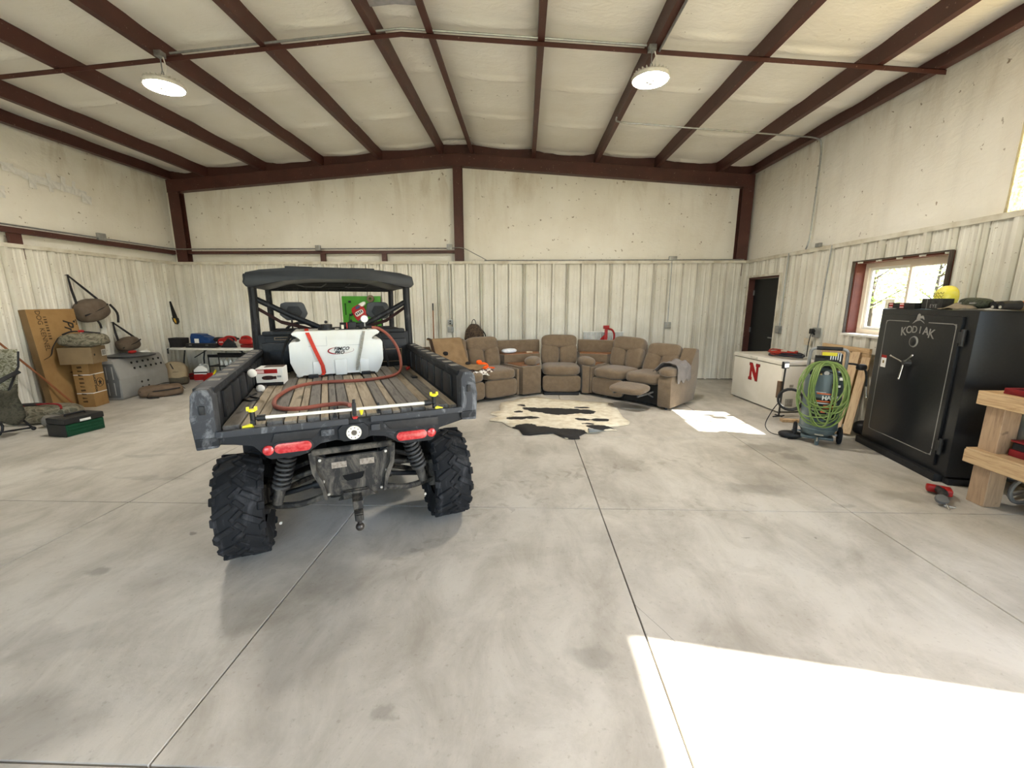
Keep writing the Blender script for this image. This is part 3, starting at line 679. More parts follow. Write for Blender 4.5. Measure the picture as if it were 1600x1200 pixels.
# cab: rear wall, seats, cage, roof
B().box(-.70, .70, 1.46, 1.50, .95, 1.37, .015).box(-.66, .66, 1.44, 1.53, 1.355, 1.40, .018).box(-.64, -.15, 1.45, 1.462, 1.14, 1.34, .012).box(.15, .64, 1.45, 1.462, 1.14, 1.34, .012).obj('cab_rear_wall', CAGE, utv)
strip_frame(-.56, -.42, 1.318, 1.345, 1.448).obj('warning_label', OUTL, utv)
SEAT = M('seat vinyl', (0.03, 0.031, 0.034), .55, 0, (0.042, 0.043, 0.047), 14, bmp=.1)
HEAD = M('headrest plastic', (0.085, 0.088, 0.095), .55, 0, (0.115, 0.118, 0.125), 8)
for xc in (-.39, .445):
    se = B().pillow(xc, 1.86, .78, .25, .25, .07, 5).obj('seat', SEAT, utv)
    B().pillow(0, 0, 0, .25, .05, .32, 5, mtx=Matrix.Translation((xc, 1.66, 1.09)) @ Matrix.Rotation(.1, 4, 'X')).obj('seat_back', SEAT, se)
    h = B().prism([(xc-.075, 1.49), (xc+.085, 1.49), (xc+.125, 1.555), (xc+.095, 1.655), (xc+.07, 1.672), (xc-.075, 1.672), (xc-.12, 1.655), (xc-.135, 1.545)], 1, 1.77, 1.83, .012).obj('headrest', HEAD, utv)
    B().prism([(xc-.05, 1.52), (xc+.05, 1.52), (xc+.075, 1.57), (xc+.045, 1.63), (xc-.05, 1.63), (xc-.08, 1.57)], 1, 1.764, 1.77, .004).obj('headrest_inset', SEAT, h)
    B().cyl((xc-.03, 1.79, 1.30), (xc-.03, 1.80, 1.5), .008).cyl((xc+.03, 1.79, 1.30), (xc+.03, 1.80, 1.5), .008).obj('headrest_post', BLACK, h)
for s in (-1, 1):
    B().tube([(s*.715, 1.50, .95), (s*.712, 1.50, 1.3), (s*.70, 1.49, 1.7), (s*.70, 1.48, 1.90)], .036, 10).obj('cage_post', CAGE, utv)
    B().tube([(s*.69, 2.62, 1.1), (s*.685, 2.60, 1.36), (s*.68, 2.5, 1.82)], .032, 10).obj('cage_post', CAGE, utv)
    B().tube([(s*.70, 1.48, 1.86), (s*.68, 2.5, 1.83)], .03, 10).obj('roof_rail', CAGE, utv)
    B().box(s*.715-.045, s*.715+.045, 1.43, 1.55, 1.86, 1.93, .02).obj('corner_bracket', CAGE, utv)
    B().ribbon([(s*.69, 1.53, 1.62), (s*.5, 1.6, 1.48), (s*.2, 1.62, 1.39)], (0, .3, 1), .035).obj('seat_belt', M('belt', (.05, .02, .02), .8), utv)
B().tube([(-.68, 1.50, 1.70), (-.4, 1.48, 1.545), (-.07, 1.46, 1.385)], .026, 10).obj('cage_brace', CAGE, utv)
B().tube([(.68, 1.50, 1.67), (.4, 1.48, 1.515), (.12, 1.46, 1.385)], .026, 10).obj('cage_brace', CAGE, utv)
B().cyl((-.68, 2.5, 1.83), (.68, 2.5, 1.83), .034).obj('cage_crossbar', CAGE, utv)
B().cyl((-.69, 2.60, 1.34), (.69, 2.60, 1.34), .026).obj('cage_crossbar', CAGE, utv)
roofpoly = [(-.765, 1.85), (-.735, 1.94), (-.62, 1.965), (-.42, 1.985), (-.15, 2.0), (.2, 2.0), (.45, 1.985), (.64, 1.965), (.76, 1.93), (.775, 1.85), (.74, 1.82), (.68, 1.815), (.40, 1.88), (.2, 1.895), (-.2, 1.89), (-.44, 1.868), (-.68, 1.805), (-.74, 1.81)]
rf = B().prism(roofpoly, 1, 1.42, 2.72, .014).obj('roof', M('black roof', (.019, .02, .023), .42, 0, (.028, .029, .032), 6), utv)
for x in (-.3, .28): B().box(x-.12, x+.12, 1.55, 2.6, 1.99, 2.012, .008).obj('roof_rib', MATS['black roof'], rf)
for xs in ((-.42, -.30, -.12, -.06), (.20, .14, .36, .42)):
    B().tube([(xs[0], 2.43, 1.885), (xs[1], 2.43, 1.845), (xs[2], 2.43, 1.845), (xs[3], 2.43, 1.885)], .006, 6).obj('roof_trim', M('trim grey', (.2, .2, .21), .5), rf)
B().box(-.66, .66, 2.44, 2.5, 1.84, 1.93, .01).obj('overhead_panel', BLACK, utv)

# ------------------------------------------------------------------ load in the bed (own things, set in the vehicle's frame)
VM = Matrix.Translation((-1.247, 2.848, 0)) @ Matrix.Rotation(.442, 4, 'Z')
def vthing(name, label, cat, loc, rz=0.0, group=None, rot=None):
    p = VM @ Vector(loc); r = rot or (0, 0, rz)
    return thing(name, label, cat, p, 0, group, (r[0], r[1], r[2]+.442))
# sprayer tank
m, n, l, b_ = nodes('tank polyethylene'); v = coords(n, l)
l.new(ramp(n, l, tex(n, l, coords(n, l, False, (1, 1, .6)), 5, 5), [(.35, (.74, .74, .69)), (.7, (.80, .81, .79))]), b_.inputs['Base Color'])
b_.inputs['Roughness'].default_value = .38; b_.inputs['Subsurface Weight'].default_value = .15; b_.inputs['Subsurface Radius'].default_value = (.05, .05, .05)
TANK = m; MATS['tank polyethylene'] = m
tk = vthing('sprayer_tank', 'white plastic sprayer tank strapped in the vehicle bed', 'sprayer tank', (-.015, 1.15, 1.02))
prof = [(-.34, 0), (-.325, .0), (-.30, .025), (.27, .025), (.295, 0), (.325, .005), (.355, .05), (.385, .13), (.385, .29), (.37, .315), (.34, .32), (.30, .31), (.285, .325), (.295, .345), (.35, .365), (.365, .385), (.34, .405), (-.345, .405), (-.37, .385), (-.355, .365), (-.30, .345), (-.29, .325), (-.305, .31), (-.345, .32), (-.38, .31), (-.395, .29), (-.395, .13), (-.365, .05)]
B().prism(prof[::-1], 1, -.19, .19, .018).obj('tank_body', TANK, tk, smooth=50)
for x0, x1, z1 in ((-.22, -.13, .14), (-.04, .06, .15), (.17, .25, .14)): B().box(x0, x1, -.205, -.18, .005, z1, .012).obj('tank_rib', TANK, tk)
for x0, x1 in ((-.24, -.09), (.06, .20)):
    B().box(x0, x1, -.1915, -.189, .27, .275).box(x1-.005, x1, -.1915, -.189, .275, .36).obj('mould_line', M('mould line', (.66, .68, .67), .5), tk)
for xp in (-.33, .31): B().box(xp-.03, xp+.02, -.15, .15, -.004, .02, .004).obj('tank_foot', TANK, tk)
def strap(name, pts, w, mat): return B().ribbon(pts, (1, .0, .0), w, .0025).obj(name, mat, tk, smooth=0)
strap('strap', [(-.255, .05, .412), (-.245, -.17, .41), (-.238, -.197, .385), (-.19, -.212, .24), (-.14, -.215, .10), (-.135, -.21, .03), (-.16, -.22, .005)], .032, M('red strap', (.62, .045, .02), .6, 0, (.5, .035, .02), 80))
strap('strap', [(.235, .05, .412), (.23, -.17, .41), (.222, -.197, .385), (.19, -.212, .24), (.155, -.207, .10), (.145, -.2, .04)], .024, M('grey strap', (.48, .46, .40), .7, 0, (.36, .34, .3), 80))
for x, y in ((-.22, -.24), (.22, -.23)): B().box(x-.04, x+.04, y-.02, y+.02, -.004, .03, .008).cyl((x+.03, y, .02), (x+.08, y+.02, .012), .006).obj('ratchet_buckle', BLACK, tk)
cap = B().cyl((-.085, -.05, .40), (-.085, -.05, .425), .075, .07, 24).cyl((-.085, -.05, .425), (-.085, -.05, .455), .052, .052, 20).ball((-.085, -.05, .475), .014).obj('tank_lid', BLACK, tk)
pump = B().box(.02, .26, -.12, -.02, .40, .415, .004).box(.10, .17, -.11, -.04, .41, .475, .012).cyl((.03, -.075, .44), (.10, -.075, .44), .03, .03, 16).cyl((.17, -.075, .445), (.21, -.075, .445), .022).ball((.13, -.075, .485), .012).prism([(.19, .415), (.20, .455), (.22, .475), (.25, .47), (.27, .415)], 1, -.09, -.06, .006).cyl((.2, -.08, .425), (.31, -.08, .425), .014).obj('pump', BLACK, tk)
B().cyl((.05, -.125, .415), (.05, -.125, .45), .012).obj('pump_fitting', M('cream plastic', (.75, .71, .58), .5), pump)
B().box(.085, .094, -.118, -.11, .415, .47).obj('pump_wire', REDP, pump)
ga = B().cyl((.245, -.10, .43), (.245, -.10, .465), .006, seg=8).cyl((.245, -.085, .50), (.245, -.112, .50), .034, .034, 24).obj('pressure_gauge', GALV, pump)
B().cyl((.245, -.1125, .50), (.245, -.114, .50), .031, .031, 24).obj('gauge_face', M('gauge face', (.92, .92, .9), .3), ga)
B().tube(bez([(.31, -.05, .40), (.37, -.04, .36), (.42, -.03, .2), (.45, -.03, .03)]), .009).obj('black_hose', BLACK, tk)
B().tube(bez([(-.31, .12, .40), (-.40, .10, .34), (-.46, .0, .2), (-.47, .0, .03)]), .012).obj('black_hose', BLACK, tk)
LM = Matrix.Translation((.02, -.1945, .225)) @ Matrix.Rotation(PI/2, 4, 'X')
INK = M('black print', (.02, .02, .025), .5); RINK = M('red print', (.45, .02, .03), .5)
text('lettering', 'FIMCO', .042, INK, tk, LM @ Matrix.Translation((.005, .016, 0)), shear=.35, bold=.001)
text('lettering', 'PRO', .042, INK, tk, LM @ Matrix.Translation((-.015, -.018, 0)), shear=.35, bold=.001)
B(LM).tube([(-.02+.085*math.cos(a), .0+.03*math.sin(a), 0) for a in [PI*.6+PI*.95*k/16 for k in range(17)]], [.001+.005*math.sin(PI*k/16) for k in range(17)], 6).tube([(.0+.11*math.cos(a), .004+.03*math.sin(a), 0) for a in [-PI*.45+PI*.55*k/12 for k in range(13)]], .0012, 5).obj('logo_swoosh', RINK, tk)

# red spray hose
HOSE = M('red rubber hose', (.40, .115, .075), .55, 0, (.34, .09, .06), 30)
hp = [(.29, 1.06, 1.44), (.36, 1.07, 1.425), (.44, 1.05, 1.36), (.50, 1.0, 1.26), (.52, .93, 1.15), (.50, .82, 1.06), (.42, .66, 1.04), (.28, .56, 1.037), (.10, .52, 1.037), (-.18, .56, 1.037), (-.36, .42, 1.037), (-.44, .12, 1.037), (-.44, -.12, 1.037), (-.39, -.26, 1.037), (-.28, -.315, 1.037), (-.14, -.29, 1.04), (-.04, -.32, 1.045), (.0, -.42, 1.055)]
b = B(VM); b.tube(bez(hp, 7), .0135, 10); b.obj('spray_hose', HOSE, None, label='red rubber hose looping from tank pump across the bed to the boom', cat='hose')
# spray boom lying on the tail sill
bo = vthing('spray_boom', 'white spray boom rod with yellow nozzles lying across the tail sill', 'spray boom', (0, -.53, 1.02))
B().cyl((-.44, .0, .035), (.43, -.02, .035), .0095).obj('boom_rod', M('boom white', (.82, .81, .74), .35), bo)
for s, x, yy in ((-1, -.50, 0), (1, .49, -.02)):
    nz = B().cyl((x-s*.06, yy, .035), (x-s*.02, yy, .035), .018, .018, 10).cyl((x, yy-.005, .0), (x, yy-.005, .075), .013).cyl((x-s*.02, yy, .035), (x, yy, .035), .01).cyl((x, yy, .02), (x, yy-.03, .02), .011).obj('nozzle_body', BLACK, bo)
    B().cyl((x, yy-.005, .075), (x, yy-.005, .088), .018, .018, 8).box(x-.026, x-.012, yy-.012, yy+.004, .08, .102, .003).box(x+.012, x+.026, yy-.012, yy+.004, .08, .102, .003).obj('nozzle_cap', YEL, nz)
    B().cyl((x, yy-.02, .0), (x+s*.05, yy-.02, -.006), .017, .008, 8).obj('nozzle_tip', YEL, nz)
for x in (-.09, .155): B().box(x-.012, x+.012, -.03, .03, .0, .012, .002).box(x-.006, x+.006, -.012, .012, .012, .06, .002).obj('boom_clamp', BLACK, bo)
ce = B().box(.005, .028, -.03, .0, .0, .075, .005).cyl((.017, -.015, .075), (.017, -.015, .095), .008).obj('valve_body', BLACK, bo)
B().prism([(.0, .0), (.033, .0), (.017, -.035)], 1, -.055, -.035, .002).obj('valve_lever', REDP, bo)
B().cyl((.055, -.02, .03), (.055, -.02, .0), .013, .005, 8).obj('nozzle_tip', YEL, bo)
# product box and two white lamps by the left bed side
bx = vthing('product_box', 'white and red printed carton standing in the vehicle bed', 'box', (-.535, .78, 1.02), -.15, None, (.0, .0, -.12))
B().box(-.095, .095, -.09, .09, .0, .135).obj('carton', WHITE, bx, smooth=0)
B().box(-.096, .060, -.0925, -.089, .095, .128).obj('red_panel', REDP, bx)
B().box(-.085, -.035, -.0935, -.092, .099, .123).obj('print_block', M('pink print', (.85, .6, .55), .5), bx)
B().box(-.096, .096, -.0925, -.089, .0, .022).obj('dark_panel', BLACK, bx)
B().pillow(-.01, -.0915, .06, .045, .002, .017, 2.5, 6).cyl((.03, -.0935, .06), (.05, -.0935, .06), .012).obj('printed_picture', M('printed picture', (.03, .02, .02), .5, 0, (.12, .05, .04), 60), bx)
B().box(.055, .085, -.0925, -.09, .06, .075).obj('printed_patch', M('grey print', (.4, .42, .42), .6), bx)
B().box(-.05, .09, -.02, .085, .1355, .138).obj('top_print', M('brown print', (.15, .09, .06), .6, 0, (.06, .04, .03), 30), bx)
for k, (x, y, z) in enumerate(((-.60, .30, 1.185), (-.585, .48, 1.038))):
    lb = vthing('white_lamp', ('round white lamp higher up on the inner left bed side', 'round white lamp resting low on the planks by the carton')[k], 'lamp', (x, y, z))
    B().ball((0, -.02, 0), .03, (1, .7, 1)).obj('lamp_lens', M('lamp white', (.9, .88, .83), .3), lb)
    B().cyl((0, -.012, 0), (-.008, .03, .0), .02, .011, 12).obj('lamp_body', M('cream plastic', (.75, .71, .58), .5), lb)
    B().cyl((-.008, .03, .0), (-.05, .06, -.002), .008, .008, 8).obj('lamp_stem', BLACK, lb)
b = B(VM); b.tube(bez([(-.60, .34, 1.025), (-.62, .24, 1.025), (-.56, .16, 1.025), (-.60, .10, 1.025), (-.64, .15, 1.03), (-.63, .3, 1.025)]), .007, 6); b.obj('black_cable', BLACK, None, label='short black cable curled on the planks at the left bed side', cat='cable')
b = B(VM); b.box(.55, .60, .52, .60, 1.022, 1.036, .006); b.obj('buckle', BLACK, None, label='small black strap buckle on the planks at the right bed side', cat='buckle')
b = B(VM).cyl((.60, 1.02, 1.04), (.62, 1.02, 1.04), .016); b.box(.585, .60, .99, 1.05, 1.022, 1.05, .004); b.obj('red_clip', REDP, None, label='small red clip in the far right corner of the bed', cat='clip')
# ------------------------------------------------------------------ left wall clutter
CARD = M('cardboard', (0.45, 0.265, 0.10), .8, 0, (0.38, 0.215, 0.08), 5, bmp=.05, bscale=40)
CARDD = M('dark cardboard', (0.30, 0.19, 0.09), .85, 0, (0.25, 0.155, 0.07), 5)
PRINT = M('carton print', (0.10, 0.055, 0.02), .7); PRINTK = M('black carton print', (0.03, 0.025, 0.02), .7)
CAMO = make_camo('brush camouflage', [(0.05, .045, .03), (.20, .17, .11), (.36, .32, .23), (.12, .115, .07)], 7)
BAG = M('brown canvas', (0.19, 0.145, 0.105), .9, 0, (0.15, 0.11, 0.08), 9, bmp=.3, bscale=220)
STRAP = M('dark webbing', (0.03, 0.027, 0.028), .8)
GREY = M('grey kennel plastic', (0.42, 0.405, 0.38), .5, 0, (0.38, 0.365, 0.34), 5)
DGREY = M('dark grey plastic', (0.17, 0.168, 0.165), .5, 0, (0.14, 0.14, 0.135), 5)
def side(b_, axis='-Y'): return None

# tall leaning carton with its print
c1 = thing('tall_carton', 'tall flat kennel carton leaning against the left wall', 'carton', (-7.335, 6.05, 0.003), 0, None, (0, -.085, 0))
B().box(0, .11, 0, .68, 0, 1.555).obj('carton_body', CARD, c1, smooth=0)
B().box(.0, .1105, -.0025, .0, 0, 1.555).obj('end_flap', CARDD, c1, smooth=0)
def onface(y, z, rot=0.0, x=.1112): # text plane on the +X face, reading downwards when rot = -90
    return Matrix.Translation((x, y, z)) @ Matrix.Rotation(PI/2, 4, 'Z') @ Matrix.Rotation(PI/2, 4, 'X') @ Matrix.Rotation(rot, 4, 'Z')
text('lettering', 'DOG', .095, PRINT, c1, onface(.145, 1.43, -PI/2)); text('lettering', 'KENNEL', .095, PRINT, c1, onface(.145, 1.10, -PI/2))
for k in range(9): B().box(.110, .1113, .205, .245, 1.43-.042*k, 1.43-.042*k+(.012, .018, .024)[k % 3]).obj('faded_print', PRINT, c1)
text('lettering', 'Pr', .20, PRINTK, c1, onface(.53, 1.30, -PI/2), shear=.4, bold=.003)
b = B()
for y, z, r in ((.63, 1.35, .018), (.66, 1.37, .011), (.665, 1.34, .011), (.66, 1.31, .011)): b.cyl((.110, y, z), (.1116, y, z), r, seg=10)
b.obj('paw_print', PRINTK, c1)['kind'] = 'stuff'
for y, z in ((.35, .55), (.36, .25)): B().prism([(y, z), (y+.09, z+.03), (y+.07, z-.02)], 0, .110, .1115).obj('carton_mark', PRINT, c1)
# pole leaning across it
B().tube([(-7.10, 6.27, .02), (-7.26, 5.95, .62), (-7.47, 5.52, 1.40)], .014).obj('orange_pole', M('orange pole', (.36, .13, .05), .6), None, label='long orange-brown pole leaning across the tall carton', cat='pole')
# standing narrow carton and flat carton on it
c2 = thing('narrow_carton', 'upright narrow carton with two white bands and a round dog logo', 'carton', (-6.93, 6.385, .002), .19)
B().box(-.23, 0, 0, .28, 0, .71).obj('carton_body', CARD, c2, smooth=0)
for z in (.22, .52): B().box(-.2305, .0012, -.0012, .2805, z, z+.012).obj('white_band', WHITE, c2)
for k in range(10): B().prism([(-.165, .66-.062*k), (-.10, .665-.062*k-.01*(k % 3)), (-.095, .635-.062*k), (-.16, .63-.062*k+.008*(k % 2))], 1, -.0015, .0).obj('faded_print', PRINT, c2)
FM = Matrix.Translation((.0013, .15, .38)) @ Matrix.Rotation(PI/2, 4, 'Z') @ Matrix.Rotation(PI/2, 4, 'X')
B(FM).tube([(.02+.07*math.cos(a), .07*math.sin(a), 0) for a in [2*PI*k/28 for k in range(28)]], .004, 5, True).obj('logo_ring', PRINTK, c2)
B(FM).prism([(-.01, -.05), (.005, -.01), (-.02, .02), (.01, .02), (.02, .05), (.035, .015), (.06, .01), (.04, -.015), (.045, -.05), (.02, -.02)], 2, -.001, .001).obj('logo_figure', PRINTK, c2)
text('lettering', 'LUCKY DOG', .05, PRINTK, c2, FM @ Matrix.Translation((-.075, 0, 0)) @ Matrix.Rotation(-PI/2, 4, 'Z'), bold=.002)
c3 = thing('flat_carton', 'flat brown carton lying on top of the narrow carton', 'carton', (-6.77, 6.33, .714), .33)
B().box(-.42, 0, 0, .36, 0, .26).obj('carton_body', M('brown carton', (.31, .215, .115), .8, 0, (.26, .18, .095), 5), c3, smooth=0)
B().box(.0, .0015, .24, .35, .10, .20).obj('white_label', WHITE, c3)
b = B(); [b.box(.0015, .0022, .25+.012*k, .256+.012*k, .11, .19) for k in range(8)]; b.obj('barcode', PRINTK, c3)['kind'] = 'stuff'
B().cyl((.0, .06, .14), (.0015, .06, .14), .018, seg=12).obj('carton_hole', PRINTK, c3)

def duffel(root, L, r, h, mat, seed=0, zip_=True):
    """soft bag: pillow with zipper piping, end straps"""
    body = B().pillow(0, 0, h/2, L/2, r, h/2, 3.2, 14, wob=.03, seed=seed).obj('bag_body', mat, root, smooth=60)
    if zip_: B().tube(bez([(-L*.45, -r*.75, h*.62), (-L*.1, -r*1.0, h*.60), (L*.2, -r*1.0, h*.66), (L*.45, -r*.75, h*.7)], 6), .012, 6).obj('zipper', STRAP, root)
    return body
d1 = thing('camouflage_bag', 'camouflage bag lying on the flat carton with a strap hanging down', 'bag', (-6.93, 6.40, .975), .33)
duffel(d1, .60, .15, .22, CAMO, 3, False)
B().ribbon(bez([(-.24, -.12, .16), (-.30, -.17, .02), (-.33, -.19, -.10), (-.41, -.20, -.16)], 5), (0, 1, .3), .03).obj('strap', STRAP, d1)
B().tube(bez([(-.20, -.10, .2), (-.1, -.06, .245), (.05, -.06, .24), (.25, -.06, .215)], 5), .012, 6).obj('strap', STRAP, d1)
B().pillow(.02, -.06, .25, .04, .025, .02, 2.5, 6).obj('red_tag', REDP, d1)

def hanging_bag(label, y, ztop, yb, zb, L, h, r, tilt):
    t = thing('shoulder_bag', label, 'bag', (XL+.07, yb, zb), 0)
    T = Matrix.Rotation(tilt, 4, 'X')
    B().pillow(.13, 0, 0, r, L/2, h/2, 3, 12, T, .025, y).obj('bag_body', BAG, t, smooth=60)
    B().tube([T @ Vector(p) for p in bez([(.13+r*.75, -L*.46, -.03), (.13+r*1.02, -L*.15, .0), (.13+r*1.02, L*.15, .02), (.13+r*.75, L*.46, .05)], 6)], .012, 6).obj('zipper', STRAP, t)
    hk = Vector((-.02, y-yb, ztop-zb)); e0 = T @ Vector((.12, -L*.36, h*.36)); e1 = T @ Vector((.14, L*.36, h*.42))
    B().tube([e0, e0.lerp(hk, .5)+Vector((0, -.01, 0)), hk, hk.lerp(e1, .5), e1], .017, 6).cyl((-.06, hk.y, hk.z), (.0, hk.y, hk.z+.005), .006).obj('shoulder_strap', STRAP, t)
    return t
hb = hanging_bag('brown shoulder bag hanging high on the left wall above the cartons', 6.85, 2.10, 6.98, 1.53, .48, .36, .14, .25)
B().tube(bez([(.2, .27, .1), (.25, .33, -.05), (.24, .33, -.22)], 4), .017, 6).obj('loose_strap', STRAP, hb)
B().tube(bez([(.2, .0, -.16), (.22, .02, -.23), (.2, .05, -.3)], 4), .015, 6).obj('loose_strap', STRAP, hb)
# grey dog kennel
kn = thing('dog_kennel', 'light grey plastic dog kennel with rows of air holes', 'kennel', (-6.93, 6.87, .002), .12)
B().prism([(-.40, .0), (-.02, .0), (.0, .03), (.0, .36), (-.07, .66), (-.10, .70), (-.30, .70), (-.33, .66), (-.4, .36)], 1, 0, 1.13, .015).obj('kennel_shell', GREY, kn)
B().prism([(-.37, .04), (-.04, .04), (-.02, .36), (-.08, .63), (-.32, .63), (-.38, .36)], 1, -.012, .004, .008).obj('kennel_end', DGREY, kn)
for x in (-.10, -.20, -.30):
    for z0, z1 in ((.08, .30), (.36, .58)): B().box(x-.008, x+.008, -.018, -.01, z0, z1, .003).obj('end_slot', GREY, kn)
HOLE = M('air hole', (.02, .02, .02), .9)
for row, (z, x, ys) in enumerate(((.60, -.052, (.36, .49, .62, .75, .88, 1.01)), (.50, -.029, (.38, .51, .64, .77, .90, 1.03)), (.24, .002, (.45, .60)), (.14, .002, (.45, .60)))):
    for y in ys: B().cyl((x-.02, y, z), (x+.0035, y, z+.001), .02, seg=12).obj('air_hole', HOLE, kn)
lid = thing('round_lid', 'round dark grey lid lying on top of the dog kennel', 'lid', (-7.14, 7.35, .704), 0)
B().lathe([(0, .055), (.22, .05), (.30, .035), (.335, .03), (.345, .015), (.335, 0), (0, 0)], 36).obj('lid_disc', M('lid plastic', (.13, .135, .14), .45), lid)
B().tube([(.345*math.cos(a), .345*math.sin(a), .015) for a in [2*PI*k/36 for k in range(36)]], .012, 6, True).obj('lid_rim', BLACK, lid)
B().pillow(.0, 0, .03, .05, .06, .028, 2.6, 7, wob=.01).obj('red_glove', REDP, None, label='small red glove on the round grey lid', cat='glove', loc=(-7.07, 7.32, .755))
b = B().tube(bez([(0, 0, .03), (.03, .08, .05), (.06, .12, .02), (.1, .02, .03), (.05, -.06, .04), (.02, .04, .05)]), .01, 6); b.obj('rope_piece', WHITE, None, label='short white piece of rope on the round grey lid', cat='rope', loc=(-7.08, 7.5, .735))
hanging_bag('smaller brown bag hanging by its strap above the dog kennel', 7.47, 1.30, 7.53, .905, .42, .24, .11, .12)
d2 = thing('canvas_bag', 'brown canvas bag with dark straps lying on the floor by the kennel', 'bag', (-6.55, 7.22, .004), .62)
duffel(d2, .62, .19, .20, M('tan brown canvas', (.24, .165, .11), .9, 0, (.19, .13, .085), 9, bmp=.3, bscale=220), 5)
B().ribbon(bez([(-.1, -.1, .20), (.05, .03, .225), (.2, .1, .21), (.3, .02, .17)], 5), (0, 1, 0), .035).ribbon(bez([(-.15, -.17, .1), (-.18, -.24, .02), (-.02, -.25, .012)], 5), (0, 1, 0), .04).ribbon(bez([(.0, .12, .2), (.2, .16, .19), (.33, .08, .08)], 5), (0, 1, 0), .035).obj('strap', STRAP, d2)
bp = thing('tan_backpack', 'tan backpack with dark bottom leaning by the folding table', 'backpack', (-7.10, 8.22, .003), .5, None, (-.14, 0, .55))
B().pillow(0, 0, .24, .19, .12, .24, 3.2, 12, wob=.02).obj('bag_body', M('tan canvas', (.44, .34, .21), .9, 0, (.38, .29, .18), 8, bmp=.2, bscale=200), bp, smooth=60)
B().pillow(.0, -.005, .085, .192, .122, .085, 4, 10).obj('bag_bottom', M('olive bottom', (.13, .11, .075), .8), bp, smooth=60)
B().tube([(-.04+.012*k, -.122, .255+.008*(k % 2)) for k in range(9)], .003, 5).obj('stitched_mark', STRAP, bp)
B().ribbon(bez([(-.16, -.05, .44), (-.19, -.1, .3), (-.185, -.08, .1)], 5), (.4, 1, 0), .05).ribbon(bez([(-.08, -.06, .47), (-.05, -.12, .4), (-.02, -.13, .32)], 5), (1, 0, 0), .02).obj('strap', STRAP, bp)
# handsaw on the wall
sw = thing('handsaw', 'black handsaw with yellow grip hanging on the left wall', 'handsaw', (XL+.045, 8.80, 1.68), 0, None, (.16, 0, 0))
B().prism([(-.022, 0), (.022, 0), (.075, -.36), (-.055, -.36)], 0, -.0015, .0015).obj('saw_blade', M('saw blade', (.02, .02, .022), .4, .3), sw)
B().prism([(-.065, -.33), (.05, -.345), (.09, -.38), (.085, -.46), (.03, -.50), (-.03, -.48), (-.06, -.42)], 0, -.012, .012, .004).obj('saw_handle', BLACK, sw)
B().prism([(-.06, -.35), (-.01, -.36), (.0, -.43), (-.02, -.47), (-.05, -.42)], 0, .012, .0145).obj('saw_grip', M('amber plastic', (.65, .38, .05), .45), sw)

# folding table with tools
tb = thing('folding_table', 'long white folding table against the back wall at left', 'table', (-6.40, 8.68, 0), -.05)
B().box(-.92, .92, -.37, .37, .70, .745, .012).obj('table_top', M('table plastic', (.68, .66, .60), .5, 0, (.6, .57, .5), 8), tb)
for s in (-1, 1):
    for yy in (-.26, .26): B().tube([(s*.62, yy, .70), (s*.68, yy, .45), (s*.70, yy, .012)], .014).obj('leg', BLACK, tb)
    B().cyl((s*.695, -.26, .12), (s*.695, .26, .12), .01).obj('crossbar', BLACK, tb)
    B().cyl((s*.66, 0, .5), (s*.30, 0, .695), .01).obj('brace', BLACK, tb)
TZ = .748
def T(x, y): # table-local to world
    return (-6.40 + x*math.cos(.05) + y*math.sin(.05), 8.68 - x*math.sin(.05) + y*math.cos(.05))
def ttool(name, label, cat, x, y, rz=0.0, z=TZ): p = T(x, y); return thing(name, label, cat, (*p, z), rz-.05)
t = ttool('tool_bag', 'black open tool bag at the left end of the folding table', 'tool bag', -.78, -.20)
B().prism([(-.12, .0), (.13, .0), (.15, .19), (-.15, .19)], 1, -.1, .1, .015).obj('bag_body', STRAP, t)
B().ribbon([(-.1, -.105, .17), (-.09, -.12, .0), (-.085, -.20, -.02), (-.085, -.205, -.12)], (1, 0, 0), .03).obj('hanging_strap', STRAP, t)
t = ttool('tool_case', 'blue plastic tool case standing among the tools on the table', 'tool case', -.36, -.06, .1)
B().prism([(-.19, 0), (.19, 0), (.21, .13), (.17, .20), (.06, .21), (.05, .26), (-.16, .28), (-.19, .2)], 1, -.11, .11, .02).obj('case_body', M('blue plastic', (.02, .07, .22), .4, 0, (.03, .09, .28), 8), t)
B().box(-.10, -.01, -.115, -.108, .06, .17, .004).obj('case_label', WHITE, t)
t = ttool('long_case', 'long flat black tool case lying along the front of the table', 'tool case', -.22, -.28, .0)
B().box(-.30, .34, -.07, .07, 0, .085, .015).obj('case_body', BLACK, t)
for x in (-.18, .18): B().box(x-.03, x+.03, -.078, -.07, .04, .07, .003).obj('case_latch', DGREY, t)
def power_tool(label, x, y, rz, body, s=1.0):
    t = ttool('power_tool', label, 'power tool', x, y, rz)
    B().pillow(0, 0, .15*s, .13*s, .05*s, .05*s, 3, 8).cyl((.12*s, 0, .15*s), (.2*s, 0, .15*s), .03*s, .018*s).obj('motor_housing', body, t)
    B().prism([(-.09*s, .0), (.0, .0), (.03*s, .13*s), (-.05*s, .13*s)], 1, -.025*s, .025*s, .012*s).obj('grip', BLACK, t)
    B().box(-.12*s, .04*s, -.045*s, .045*s, 0, .05*s, .01*s).obj('battery', BLACK if body is not BLACK else DGREY, t)
power_tool('black cordless drill behind the long black case', .04, -.08, .1, BLACK)
power_tool('black cordless driver lying next to the red saw', .12, .16, -.3, BLACK)
t = ttool('circular_saw', 'red and black circular saw at the middle of the table', 'power tool', .30, -.18, .1)
B().pillow(-.06, 0, .11, .14, .075, .085, 3, 10).obj('motor_housing', REDP, t, smooth=60)
B().prism([(-.12, 0), (.22, 0), (.16, .12), (.05, .19), (-.02, .12)], 1, -.10, -.07, .01).obj('blade_guard', BLACK, t)
